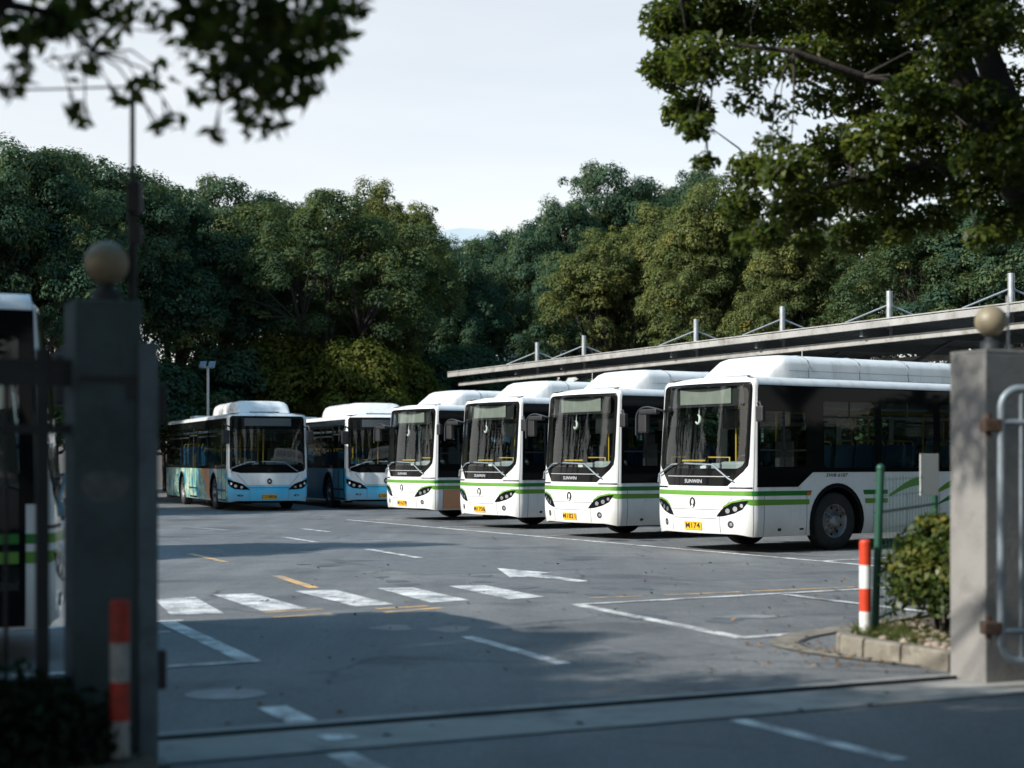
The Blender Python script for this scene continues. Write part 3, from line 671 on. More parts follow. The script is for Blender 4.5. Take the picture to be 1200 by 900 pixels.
    for sg in (1, -1):
        m = MB(); S.wrap(m, [(x*sg, z) for x, z in rrect(W(1.27), W(1.37), .955, 1.01, .025)], (), .012); m.build('side_indicator', M['amber'], root)
    # emblem, plate, lettering
    m = MB(); ez = .83 if green else .90
    S.wrap(m, ellipse(0, ez, .075, .092, 26), (), .008, 0); 
    S.wrap(m, [( .026*math.cos(a)+.008, ez+.010+.046*math.sin(a)) for a in [2*PI*k/16 for k in range(16)]] if green else ellipse(.0, ez, .03, .03), (), .011, 1)
    if green: S.wrap(m, [(-.03, ez-.07), (.0, ez-.03), (.03, ez-.07), (.0, ez-.085)], (), .011, 1)
    m.build('emblem', [M['ink'], M['white'] if green else M['silver']], root)
    m = MB(); pz = .435; S.wrap(m, rrect(-.22, .22, pz-.07, pz+.07, .01), (), .012, 0); S.text(m, plate, 0, pz, .095, .016, 1, stretch=1.25); m.build('licence_plate', [M['plate'], M['ink']], root)
    if green:
        m = MB(); S.wrap(m, bar_line([(-.80, 1.275), (.80, 1.275)], .012)[0], (), .007, 0)
        S.text(m, 'SUNWIN', 0, 1.19, .062, .009, 0, stretch=1.3); m.build('maker_lettering', M['silver'], root)
        m = MB(); S.text(m, 'SWB 6107', W(1.98), 1.29, .06, .006, 0, .3, stretch=1.4); m.build('side_lettering', M['ink'], root)
    else:
        m = MB(); S.wrap(m, rrect(-W(1.85), -W(1.62), 1.30, 1.37, .03), (), .01); m.build('red_sticker', M['red'], root)
    # --- wipers
    for (x0, pth) in ((-1, [(-1.12, 1.16), (-1.10, 1.30), (-.62, 1.47), (-.42, 1.48)]), (1, [(.88, 1.20), (.80, 1.24), (.46, 1.47), (-.22, 1.49)])):
        m = MB(); m.tube([S.P(t, z, .045)[0] for t, z in pth], .017, 6, 0); a, b = pth[-1], (pth[-1][0]-.35*x0*(-1 if x0 < 0 else 1), pth[-1][1]-.02)
        m.tube([S.P(pth[-2][0]-.25, pth[-2][1]-.01, .03)[0], S.P(pth[-1][0], pth[-1][1], .03)[0], S.P(pth[-1][0]+.35, pth[-1][1]-.01, .03)[0]], .012, 6, 1)
        m.build('wiper', [M['gatepaint'], M['mattblack']], root)
    # --- mirrors
    def bez(a, b, c, n=8): return [Vector(a)*(1-u)**2+Vector(b)*2*u*(1-u)+Vector(c)*u*u for u in [k/n for k in range(n+1)]]
    m = MB(); p0 = S.P(-1.14, 2.42, .01)[0]; zt = 2.46
    if green:
        arm = [p0, p0+Vector((.10, -.08, .04))]+bez(p0+Vector((.12, -.30, .08)), p0+Vector((.14, -.62, .10)), p0+Vector((.14, -.64, -.12)))+[p0+Vector((.14, -.645, -.42))]
        m.tube(arm, [.020]*len(arm), 8, 0); head_c = p0+Vector((.13, -.60, -.30))
        ar = m.build('mirror_arm', M['irondark'], root)
        h = MB(); h.box(head_c+Vector((-.05, .10, .12)), (.10, .24, .40), 0, bev=.03); h.box(p0+Vector((.10, -.32, .0)), (.10, .5, .10), 0, bev=.03)
        h.build('side_mirror', M['mattblack'], root)
        h = MB(); q = S.P(W(.14), 2.50, .0)[0]; h.tube([q, q+Vector((.06, .12, .02)), q+Vector((.06, .14, -.05))], .02, 6); h.box(q+Vector((.06, .14, -.18)), (.09, .17, .27), 0, bev=.03)
        h.build('side_mirror', M['mattblack'], root)
    else:
        for sg in (-1, 1):
            q = S.P(1.22*sg, 2.55, .0)[0]; h = MB()
            h.tube([q, q+Vector((.12, .10*sg, .03)), q+Vector((.16, .14*sg, -.12))], .025, 7); h.box(q+Vector((.15, .13*sg, -.32)), (.12, .22, .42), 0, bev=.04)
            h.build('side_mirror', M['mattblack'], root)
    # --- roof unit
    if green: xs0, xs1, hz, hw = S.xb-.72, S.xb-9.3, 3.38, .90
    else: xs0, xs1, hz, hw = S.xb-.55, S.xb-4.75, 3.37, .86
    def pod_section(k_h, wsc):
        z0 = BH-.01; zt = z0+(hz-z0)*k_h; pts = []
        for u in [i/10 for i in range(11)]:
            a = PI*u; ca, sa = math.cos(a), math.sin(a)
            pts.append((hw*wsc*math.copysign(abs(ca)**.36, ca), z0+(zt-z0)*abs(sa)**.42))
        return pts
    m = MB(); ln = xs0-xs1
    stations = [(0, .10, .93), (.04, .24, .945), (.20, .58, .965), (.36, .90, .985), (.43, .965, .995), (.54, 1, 1), (ln-.7, 1, 1), (ln-.5, .96, 1), (ln-.25, .7, .97), (ln, .06, .93)]
    rows = []
    for dx, kh, wsc in stations: rows.append([(xs0-dx, y, z) for y, z in pod_section(kh, wsc)])
    q = len(rows[0]); vsv = [p for r_ in rows for p in r_]
    m.add(vsv, [(i*q+j, i*q+j+1, (i+1)*q+j+1, (i+1)*q+j) for i in range(len(rows)-1) for j in range(q-1)], 0, True)
    m.add(rows[0], [tuple(range(q))], 0)
    ru = m.build('roof_unit', M['white'], root)
    m = MB(); k = .95
    while k < ln-.9:
        sec = pod_section(1.004, 1.004); m.tube([(xs0-k, y, z+.001) for y, z in sec], .008, 4, 0, smooth=False); k += 1.25
    for sg in (1, -1):
        m.tube([(xs0-.5, sg*hw*.985, BH+.14), (xs1+.5, sg*hw*.985, BH+.14)], .008, 4, 0)
    m.box((xs0+.02, 0, BH+.045), (.10, .9, .05), 0, bev=.015); m.build('roof_unit_seam', M['seam'], ru)
    m = MB(); m.box((xs0-.25 if False else S.xb-L+1.0, 0, BH+.10), (.9, .9, .18), 0, bev=.05); m.build('roof_hatch', M['white'], root)
    # --- wheels
    for (xx, rear) in ((S.xb-wf, 0), (S.xb-wr, 1)):
        for sg in (1, -1):
            w_ = MB(); mt = Matrix.Translation((xx, sg*(BW-.04), .5)) @ Matrix.Rotation(R(-90*sg), 4, 'X')
            wo = bpy.data.objects.new('wheel', None); COL.objects.link(wo); wo.parent = root
            tp = [(.29, -.27), (.34, -.29), (.47, -.285), (.497, -.255), (.5, -.20), (.5, -.08), (.497, -.035), (.475, -.004), (.40, .010), (.33, .004), (.295, -.015)]
            w_.lathe(tp, 36, 0, mt); w_.build('tyre', M['rubber'], wo)
            r_ = MB(); dep = -.03 if not rear else -.10
            r_.lathe([(.30, -.02), (.285, -.005), (.268, -.02), (.262, dep-.06), (.20, dep-.075), (.155, dep-.03), (.11, dep-.02), (.105, dep+.05), (.085, dep+.07), (.001, dep+.075)], 30, 0, mt)
            for k in range(10):
                a = 2*PI*k/10; r_.tube([mt @ Vector((.14*math.cos(a), .14*math.sin(a), dep-.03)), mt @ Vector((.14*math.cos(a), .14*math.sin(a), dep+.015))], .015, 6, 0)
                a += PI/10; r_.lathe([(.024, 0), (.0005, .001)], 10, 1, mt @ Matrix.Translation((.228*math.cos(a), .228*math.sin(a), dep-.062)))
            r_.build('rim', [M['rim'], M['under']], wo)
        for sg in (1, -1):   # arch liner with its black lip
            m = MB(); a0 = math.asin((.275-.5)/ARC); n_a = 20; ths = [a0+(PI-2*a0)*k/n_a for k in range(n_a+1)]
            A_ = [Vector((xx+ARC*math.cos(th), sg*(BW-.03), .5+ARC*math.sin(th))) for th in ths]; B_ = [Vector((p.x, sg*(BW-.45), p.z)) for p in A_]
            C_ = [Vector((xx, sg*(BW-.45), .5))]
            m.add(A_+B_, [(i, i+1, i+1+len(A_), i+len(A_)) for i in range(len(A_)-1)], 0, True)
            m.add(B_+[Vector((B_[-1].x, B_[0].y, .3)), Vector((B_[0].x, B_[0].y, .3))], [tuple(range(len(B_)+2))], 0)
            tw = BW+(S.xb-xx)
            lip = [((tw-(ARC+.022)*math.cos(th))*sg, .5+(ARC+.022)*math.sin(th)) for th in ths]+[((tw-(ARC-.055)*math.cos(th))*sg, .5+(ARC-.055)*math.sin(th)) for th in ths[::-1]]
            S.wrap(m, lip, (), .0065, 0)
            m.build('wheel_arch', M['under'], root)
    ax = MB()
    for xx in (S.xb-wf, S.xb-wr): ax.tube([(xx, -1.1, .5), (xx, 1.1, .5)], .09, 8)
    ax.box((S.xb-.6, 0, .40), (.9, 1.9, .18), 0, bev=.03); ax.build('chassis', M['under'], root)
    return root
artwork_m = artwork()
orange_m = simple('orange_print', (.55, .24, .10), .3, var=.25, vscale=1.5)

def place(root, corner, heading, side, label, group):
    """corner: the front corner nearest the camera on the given side (+1 = bus left)"""
    h = Vector(heading).normalized(); l = Vector((-h.y, h.x)); c = Vector(corner)
    F = c - l*side*1.25 + h*(BOW*((BW-FR)/BW)**2)
    root.location = (F.x, F.y, 0); root.rotation_euler = (0, 0, math.atan2(h.y, h.x)); tag(root, label, 'bus', group)
H1 = (-.829, -.56)
b1 = make_bus(True, 'M174')
GR = 'white and green buses in a slanting row'
place(b1, (3.95, 26.4), H1, 1, 'white bus with green stripes nearest the kerbed planter, whole left side and front wheel showing', GR)
def replate(root, txt):
    S_ = Shell(10.4)
    for ch in root.children:
        if ch.name.startswith('licence_plate'):
            m = MB(); pz = .435; S_.wrap(m, rrect(-.22, .22, pz-.07, pz+.07, .01), (), .012, 0); S_.text(m, txt, 0, pz, .095, .016, 1, stretch=1.25)
            t = m.build('tmp', [M['plate'], M['ink']]); ch.data = t.data; bpy.data.objects.remove(t)
b2 = copy_tree(b1); place(b2, (2.0, 30.9), H1, 1, 'white bus with green stripes second from the gate end, just left of the nearest one', GR)
b3 = copy_tree(b1); place(b3, (.11, 35.4), H1, 1, 'white bus with green stripes parked between the brown-panelled bus and the second nearest', GR)
b4 = copy_tree(b1); place(b4, (-2.0, 40.4), H1, 1, 'white bus with a brown unpainted lower side panel behind the front corner', GR)
S4 = Shell(10.4); replate(b2, 'M1821'); replate(b3, 'M1706'); replate(b4, 'M1639')
m = MB(); S4.wrap(m, [(BW+.31, .30), (BW+1.38, .30), (BW+1.34, .5), (BW+1.36, .79), (BW+.31, .79)], (), .006)
bp = m.build('side_panel', M['brown'], b4); bp['label'] = 'brown unpainted lower side panel'
b7 = copy_tree(b1); place(b7, (-3.49, 12.3), (.915, .40), -1, 'white bus with green bands partly hidden behind the dark left gate pillar', GR)
b7.scale = (1, 1, .965)
H5 = (.36, -.933)
BG = 'blue and white buses at the back of the yard'
b5 = make_bus(False, 'D5806'); place(b5, (-8.54, 47.8), H5, -1, 'blue and white bus with teal and orange artwork along its side, leftmost at the back', BG)
b6 = copy_tree(b5); replate(b6, 'D5813'); place(b6, (-5.16, 49.5), H5, -1, 'blue and white bus half hidden behind the brown-panelled white bus', BG)
for ch in b6.children:   # this one has plain blue sides
    if ch.name.startswith('body'):
        ch.data = ch.data.copy(); ch.data.materials[7] = M['blue_deep']; ch.data.materials[11] = M['blue_deep']; ch.data.materials[0] = M['white']

# ------------------------------------------------------------------ canopy behind the white buses
cd = Vector((-.435, .90)).normalized(); cn = Vector((cd.y, -cd.x))     # along, and away from the buses
c0 = Vector((11.37, 35.4)); cr = empty('bus_shelter', (c0.x, c0.y, 0))
def cp(s, d, z): p = cd*s+cn*d; return (p.x, p.y, z)
rzc = math.atan2(cd.y, cd.x); CL0, CL1 = -14.0, 31.8; cm_ = (CL0+CL1)/2; cln = CL1-CL0
m = MB(); m.box(cp(cm_, 4.0, 5.02), (cln, 8.0, .06), 0, rzc)
for k in range(18): m.box(cp(cm_, .3+k*.45, 4.965), (cln-.2, .05, .05), 1, rzc)
m.build('roof_sheet', [M['roofsheet'], M['roofsheet']], cr)
m = MB(); m.box(cp(cm_, -.06, 4.935), (cln+.1, .10, .17), 0, rzc, bev=.012); m.box(cp(cm_, -.03, 5.055), (cln+.1, .18, .03), 0, rzc); m.build('fascia', M['fascia'], cr)
m = MB(); m.box(cp(cm_, .35, 4.58), (cln-.3, .14, .16), 0, rzc, bev=.02); m.box(cp(cm_, 7.6, 4.7), (cln-.3, .14, .2), 0, rzc); m.build('edge_beam', M['fascia'], cr)
for k, s in enumerate([-9.5, -3.2, 1.48, 5.86, 10.55, 15.1, 22.4, 26.05]):
    m = MB(); m.tube([cp(s, 1.0, 4.7), cp(s, 1.0, 5.9)], .08, 10); po = m.build('mast', M['steel'], cr)
    m = MB(); m.tube([cp(s, 1.0, 5.55), cp(s+.5, -.02, 5.08)], .024, 6); m.tube([cp(s, 1.0, 5.55), cp(s-.3, 2.2, 5.08)], .024, 6); m.build('stay_rod', M['steel'], po)
    m = MB(); m.box(cp(s, 3.9, 4.80), (.12, 7.6, .22), 0, rzc); m.tube([cp(s, 1.0, 3.7), cp(s, 3.2, 4.75)], .05, 6); m.build('rafter', M['roofsheet'], cr)
    m = MB(); m.tube([cp(s, 7.6, 0), cp(s, 7.6, 4.75)], .09, 8); m.build('post', M['steel'], cr)
    if k in (2, 4, 6):
        m = MB(); q = cp(s-1.9, .3, 4.5); m.tube([q, (q[0], q[1], 4.22)], .012, 5); m.lathe([(.015, 0), (.05, -.04), (.085, -.13), (.05, -.19), (.001, -.20)], 12, 0, Matrix.Translation((q[0], q[1], 4.24))); m.build('pendant_lamp', M['pale'], cr)
tag(cr, 'long flat canopy roof with pale fascia and short stayed masts behind the white buses', 'bus shelter')

# boundary wall far behind
bw = MB(); bw.box((0, 88, 1.2), (150, .3, 2.4)); bw.box((0, 88, 2.45), (150, .4, .1))
tag(bw.build('grey_wall', M['wallp']), 'low grey wall far behind the trees at the back of the yard', 'wall')
for (cx_, cy_, lx, ly, lb) in ((38, 25, .3, 110, 'low grey unseen wall added outside the picture along the right of the yard'), (-62, 25, .3, 126, 'low grey unseen wall added outside the picture along the left of the yard')):
    bw = MB(); bw.box((cx_, cy_, 1.6), (lx, ly, 3.2)); bw.box((cx_, cy_, 3.25), (lx+.1, ly, .1)); tag(bw.build('grey_wall', M['wallp']), lb, 'wall')  # unseen side walls, added as dark backing for bus-side reflections
# office block beyond
ob = empty('office_building', (-5.3, 230, 0)); ob.rotation_euler = (0, 0, R(-14))
m = MB(); m.box((0, 0, 16), (11, 14, 32)); 
prof = [(-5.6, 32.0), (-5.6, 32.5), (-3, 33.6), (0, 33.9), (3, 33.6), (5.6, 32.7), (5.6, 32.0)]
m.add([(x, -7.2, z) for x, z in prof]+[(x, 7.2, z) for x, z in prof], [tuple(range(7)), tuple(range(13, 6, -1))]+[(i, i+7, (i+1) % 7+7, (i+1) % 7) for i in range(7)], 0)
m.build('wall', M['bldg'], ob)
for f_ in range(9):
    m = MB(); m.box((0, -7.03, 3.2+f_*3.4), (9.6, .12, 1.7)); m.build('window', M['bglass'], ob)
tag(ob, 'pale office block with a curved roof rising just above the distant trees', 'building')

# ------------------------------------------------------------------ foliage
def leaf_cloud(rng, C, Nn, size, fold=.25, elong=1.9):
    """arrays of leaf rhombs at C with facing normals Nn; returns verts, n"""
    n = len(C)
    a = rng.normal(size=(n, 3)); a -= (a*Nn).sum(1)[:, None]*Nn; a /= np.linalg.norm(a, axis=1)[:, None]+1e-9
    b = np.cross(Nn, a); s = size*rng.uniform(.65, 1.3, n)[:, None]
    v = np.empty((n, 4, 3)); v[:, 0] = C-a*s*.5; v[:, 1] = C+b*s*.5/elong+Nn*s*fold*.3+a*s*.05; v[:, 2] = C+a*s*.5; v[:, 3] = C-b*s*.5/elong+Nn*s*fold*.3+a*s*.05
    return v.reshape(-1, 3)
def leaf_mesh(name, verts, tone, mat):
    nq = len(verts)//4; me = bpy.data.meshes.new(name)
    me.vertices.add(len(verts)); me.vertices.foreach_set('co', verts.astype(np.float32).ravel())
    me.loops.add(nq*4); me.loops.foreach_set('vertex_index', np.arange(nq*4, dtype=np.int32))
    me.polygons.add(nq); me.polygons.foreach_set('loop_start', np.arange(0, nq*4, 4, dtype=np.int32)); me.polygons.foreach_set('loop_total', np.full(nq, 4, dtype=np.int32))
    at = me.attributes.new('tone', 'FLOAT', 'FACE'); at.data.foreach_set('value', tone.astype(np.float32))
    me.materials.append(mat); me.update(calc_edges=True); return me
def puffs_to_leaves(rng, puffs, dens, size, up=.35, spread=.20):
    Vv, T = [], []
    for (c, r, ncount) in puffs:
        n = ncount
        d = rng.normal(size=(n, 3)); d /= np.linalg.norm(d, axis=1)[:, None]
        d[:, 2] = np.where(d[:, 2] < -.45, -d[:, 2], d[:, 2])
        rad = r*np.clip(rng.normal(.92, .16, n), .25, 1.25)
        P = np.array(c)+d*rad[:, None]*np.array((1, 1, .78))
        N = d*.95+np.array((0, 0, up))+rng.normal(size=(n, 3))*spread; N /= np.linalg.norm(N, axis=1)[:, None]
        Vv.append(leaf_cloud(rng, P, N, size)); T.append(np.clip(rng.normal(.45, .08, n)+rng.normal(0, .17), 0, 1))
    return np.concatenate(Vv), np.concatenate(T)
def make_tree(seed, rx, rz, zc, trunk_r, puff_n, puff_r, leaf_n, leaf, mat, name='broadleaf_tree', loose=0):
    """crown of leaf tufts on the ends of real limbs; origin at the foot of the trunk"""
    rng = np.random.default_rng(seed); rnd = random.Random(seed)
    puffs = []; ends = []
    lobes = []; lrad = []
    nl = 13
    for i in range(nl):
        th = 2.399963*i+rng.uniform(-.5, .5); el = rng.uniform(-.45, 1.25)
        q = rng.uniform(.48, .80)
        lobes.append(np.array((math.cos(th)*math.cos(el)*rx*q, math.sin(th)*math.cos(el)*rx*q, zc+math.sin(el)*rz*q))); lrad.append(rng.uniform(.24, .44))
    lobes.append(np.array((rng.uniform(-1, 1), rng.uniform(-1, 1), zc+rz*.52))); lrad.append(.42)
    wts = np.array(lrad)**2; wts /= wts.sum()
    for i in range(puff_n):
        j = rng.choice(len(lobes), p=wts); L_ = lobes[j]; lr = lrad[j]
        d = rng.normal(size=3); d /= np.linalg.norm(d)
        if d[2] < -.2 and rng.random() < .7: d[2] = -d[2]
        bump = 1+.22*math.sin(3.1*d[0]*2+j)*math.cos(2.7*d[1]*2+j*2)
        c = L_+d*np.array((rx*lr, rx*lr, rz*lr))*rng.uniform(.82, 1.10)*bump
        r = puff_r*rng.uniform(.55, 1.5)
        if rng.random() < .15: c = L_+(c-L_)*rng.uniform(1.12, 1.38); r = puff_r*rng.uniform(.35, .6)
        puffs.append((c, r, int(leaf_n*(r/puff_r)**1.7)))
        if i % 6 == 0: ends.append((c, L_))
    vv, tone = puffs_to_leaves(rng, puffs, 1, leaf)
    root = empty(name)
    me = leaf_mesh('crown', vv, tone, mat); cr_ = bpy.data.objects.new('crown', me); COL.objects.link(cr_); cr_.parent = root
    tr = MB(); fork = Vector((rng.uniform(-.3, .3), rng.uniform(-.3, .3), max(1.6, zc-rz*.75)))
    tr.tube([(0, 0, -.1), (fork.x*.3, fork.y*.3, fork.z*.35), (fork.x*.8, fork.y*.8, fork.z*.75), tuple(fork)], [trunk_r*1.35, trunk_r*1.02, trunk_r*.9, trunk_r*.85], 9)
    for L_ in lobes:
        e = Vector(L_); mid = fork.lerp(e, .5)+Vector((0, 0, -.3)); tr.tube([fork, mid, e], [trunk_r*.55, trunk_r*.36, trunk_r*.16], 6)
    for (c, L_) in ends:
        a = Vector(L_); e = Vector(c); s_ = fork.lerp(a, .65); tr.tube([s_, s_.lerp(e, .5)+Vector((0, 0, .15)), e], [trunk_r*.2, trunk_r*.13, trunk_r*.05], 5)
    tr.build('trunk', M['bark'], root)
    return root
TREES = dict(
 A=make_tree(11, 5.2, 5.2, 8.0, .30, 680, .56, 175, .168, M['leafA']),
 B=make_tree(12, 4.8, 5.4, 8.0, .28, 640, .55, 175, .168, M['leafA']),
 C=make_tree(13, 4.6, 5.6, 8.0, .28, 720, .50, 180, .160, M['leafB']),
 D=make_tree(14, 5.4, 5.0, 8.4, .32, 400, .52, 170, .165, M['leafD']),
 E=make_tree(15, 2.0, 1.9, 2.4, .10, 80, .50, 200, .16, M['leafC'], 'bushy_sapling'),
)
used = set()
def tree(kind, px, Y, top, wpx, label, group='trees at the back of the yard', rz=None, lift=0, cat='tree', mat=None):
    """px: bearing (1200-wide photo column), Y depth, top: crown-top height in metres, wpx: crown width in metres"""
    src = TREES[kind]
    if kind in used: o = copy_tree(src)
    else: o = src; used.add(kind)
    x = (px-600)/1870*Y
    base = {'A': (13.3, 11.6), 'B': (13.5, 10.8), 'C': (13.7, 10.6), 'D': (13.6, 12.0), 'E': (4.6, 4.6)}[kind]
    o.location = (x, Y, lift); o.scale = (wpx/base[1], wpx/base[1], top/base[0]); o.rotation_euler = (0, 0, rz if rz is not None else random.uniform(0, 6.28))
    if mat:
        for ch in o.children:
            if ch.name.startswith('crown'):
                ch.data = ch.data.copy(); ch.data.materials[0] = mat
    tag(o, label, cat, group); return o
H = lambda ty, Y: 1.57+(538-ty)/1870*Y
bgt = [
 ('A', 8, 56, 176, 9, 'dark tall tree at the left edge with its loose top against the sky'),
 ('B', 110, 62, 212, 10, 'dark rounded tree behind the left globe lamp'),
 ('A', 205, 66, 222, 9.5, 'dark tree right of the tall black mast'),
 ('B', 275, 72, 238, 8.5, 'darker tree standing over the leftmost blue bus'),
 ('D', 385, 68, 226, 11.5, 'broad open-crowned tree with bare limbs and sky gaps over the two blue buses'),
 ('C', 462, 74, 246, 7, 'tree right of the open-crowned broad tree'),
 ('A', 520, 84, 284, 8, 'low dark tree just in front of the pale office block'),
 ('B', 585, 92, 290, 8.5, 'lowest dark tree in the dip right of the pale office block'),
 ('A', 648, 88, 242, 9, 'dark tree left of the tallest tree over the canopy'),
 ('B', 720, 92, 222, 10, 'tallest dark tree rising behind the yellowish ones over the canopy'),
 ('B', 800, 96, 222, 9, 'dark tall tree just left of the overhanging near branch'),
 ('C', 742, 70, 268, 8.5, 'yellow-green rounded tree directly above the third white bus'),
 ('C', 822, 66, 250, 7.5, 'yellow-green tree above the second nearest white bus'),
 ('C', 925, 62, 282, 6.5, 'pale green tree under the overhanging near branch'),
 ('D', 1010, 66, 250, 9, 'dark tree behind the canopy above the nearest bus roof'),
 ('D', 1090, 54, 262, 8.5, 'thin-crowned tree with sky showing through, above the right end of the canopy'),
 ('B', 1190, 52, 240, 9, 'dark tree at the right edge behind the canopy masts'),
 ('B', 60, 74, 205, 10, 'dark tree filling the gap behind the left globe lamp and the left edge'),
 ('A', 330, 82, 250, 9, 'dark tree in the second rank behind the twin-head yard lamp'),
 ('A', 430, 88, 262, 10, 'dark tree in the second rank behind the open-crowned broad tree'),
 ('B', 690, 80, 300, 9, 'dark low-crowned tree behind the canopy, left of the yellow-green ones'),
 ('A', 880, 86, 270, 10, 'dark tree in the second rank behind the pale green tree'),
]
for k_, px, Y, ty, wd, lab in bgt: tree(k_, px, Y, H(ty, Y), wd, lab)
shr = [(330, 66, 400, 6, 'leafy sapling thicket behind the first blue bus roof'), (425, 64, 405, 5, 'sunlit yellow-green sapling left of the canopy end'), (470, 68, 420, 5.5, 'sunlit yellow-green sapling beside the canopy end'),
       (180, 62, 425, 6, 'leafy sapling beside the left gate pillar'), (255, 65, 415, 6, 'leafy sapling behind the twin-head yard lamp'), (540, 76, 410, 6, 'leafy sapling above the far canopy end'), (20, 60, 430, 7, 'leafy sapling low at the left edge')]
for px, Y, ty, wd, lab in shr:
    o = tree('E', px, Y, H(ty, Y), wd, lab, 'saplings under the back trees', mat=M['leafA'] if px not in (425, 470, 330) else None)
hd = []
for k in range(16):
    px = 10+k*46; Y = 78-(k % 2)*5
    if px < 760: o = tree('E', px, Y, 5.6+random.uniform(-.8, .9), 5.6, 'dark bush in the unbroken row at the foot of the back trees', 'dark bushes at the foot of the trees', cat='bush', mat=M['leafA'])
# unseen trees that shade the yard, many added to cut sky light and reflections
for (x, y, hh, wd, lab) in [(-21.5, 42.5, 11.5, 9, 'tree'), (-30, 53, 14, 11, 'tree'), (-14.6, 22.6, 8.6, 5.0, 'tree'), (-41, 44, 20, 15, 'tree'), (-10.4, 7.6, 7.6, 5.4, 'tree'), (-11.5, 3.6, 8.5, 6.0, 'tree'), (-9.5, 1.6, 10.2, 6.0, 'tree'),
                            (15, 22, 11, 9, 'tree'), (20, 27, 12, 9, 'tree'), (17, 14, 11, 9, 'tree'), (26, 33, 12, 10, 'tree'), (30, 22, 13, 10, 'tree'), (-33, 38, 14, 11, 'tree'), (24, 40, 12, 9, 'tree'), (10, -9, 16, 11, 'tree'), (7.2, 4.5, 9.5, 7.5, 'tree'), (-5.5, -2.5, 9, 7.5, 'tree'), (2.2, -4.8, 9, 8, 'tree'), (1, -11, 16, 11, 'tree'), (-8, -10, 16, 11, 'tree'), (18, -5, 16, 11, 'tree'), (20, 4, 16, 11, 'tree'), (24, 12, 16, 11, 'tree'), (13, 5, 13, 8, 'tree'),
                            (-18, -7, 16, 11, 'tree'), (28, -10, 17, 12, 'tree'), (29, 18, 15, 11, 'tree'), (33, 28, 15, 11, 'tree'), (-27, -4, 16, 11, 'tree'), (-36, 28, 13, 11, 'tree'), (-37, 16, 13, 11, 'tree')]:
    o = tree('B' if x < 0 else 'A', 600, max(y, .1), hh, wd, 'unseen broadleaf tree outside the picture, placed to shade the bus yard or its reflections', 'unseen shading trees around the yard'); o.location = (x, y, 0)

for (x, y) in [(16, 12+k*3.2) for k in range(6)]+[(20+k*2.2, 30-k*1.0) for k in range(5)]+[(-32-k*.4, 12+k*4.2) for k in range(11)]+[(-20+k*4.2, -9) for k in range(10)]+[(22+(k % 2)*1.6, 9+k*1.9) for k in range(13)]+[(27+(k % 2)*1.5, 14+k*2.1) for k in range(12)]+[(-27-k*3.6, 80-k*.5) for k in range(9)]+[(-28-k*3.6, 72-k*.5) for k in range(8)]:  # unseen bushes, added to darken what the bus sides and glass reflect
    o = tree('E', 600, 1, random.uniform(2.8, 3.8), 5.2, 'dense unseen bush added outside the picture to darken the bus reflections', 'unseen bushes added around the yard', cat='bush', mat=M['leafA']); o.location = (x, y, -.5)
# ---- near trees: individually leaved sprays on real twigs
def near_tree(name, base, trunk, limbs, sprays, extra, leaf, nper, mat, label, seed, flat=.75):
    rng = np.random.default_rng(seed); root = empty(name, base); b = Vector(base)
    puffs = [(np.array(Vector(c)-b), r, int(nper*(r/.36)**2*dn)) for (c, r, dn) in sprays]+[(np.array(Vector(c)-b), r, int(nper*.8*(r/.36)**1.6*dn)) for (c, r, dn) in extra]
    Vv, T = [], []
    for (c, r, n) in puffs:
        n = max(8, n); d = rng.normal(size=(n, 3)); d /= np.linalg.norm(d, axis=1)[:, None]
        P = c+d*(r*rng.uniform(.15, 1.08, n)**.6)[:, None]*np.array((1, 1, flat))
        N = np.array((0, 0, .6))+d*.35+rng.normal(size=(n, 3))*.55; N /= np.linalg.norm(N, axis=1)[:, None]
        Vv.append(leaf_cloud(rng, P, N, leaf, .3, 2.1)); T.append(np.clip(rng.normal(.45, .25, n)+rng.normal(0, .12), 0, 1))
    me = leaf_mesh('crown', np.concatenate(Vv), np.concatenate(T), mat); o = bpy.data.objects.new('crown', me); COL.objects.link(o); o.parent = root
    tr = MB()
    for pts, rs in [trunk]+limbs: tr.tube([Vector(p)-b for p in pts], rs, 10)
    anchors = [Vector(p) for pts, rs in [trunk]+limbs for p in pts[1:]]
    for (c, r, dn) in sprays+extra:
        c = Vector(c); a = min(anchors, key=lambda q: (q-c).length); md = a.lerp(c, .5)+Vector((rng.uniform(-.1, .1), rng.uniform(-.1, .1), .08))
        l = (a-c).length; tr.tube([a-b, md-b, c-b], [min(.05, .005+l*(.006 if r < .6 and leaf > .09 else .012)), .004+l*.003, .002], 5)
        if r < .6:
            for _ in range(2):
                e = c+Vector(rng.normal(size=3)).normalized()*r*.85; tr.tube([md.lerp(c, .6)-b, e-b], [.006, .002], 4)
    tr.build('trunk', M['bark'], root); tag(root, label, 'tree'); return root
def at(px, py, Y): return ((px-600)/1870*Y, Y, 1.57+(538-py)/1870*Y)
rs_ = random.Random(5)
spr = [(at(px, py, 13.7), rp*.0073, .8) for px, py, rp in [(1118, 60, 34), (1150, 115, 32), (1172, 180, 34), (1100, 120, 30), (1195, 140, 34), (1165, 30, 34), (1060, 110, 30), (1140, 190, 28)]]
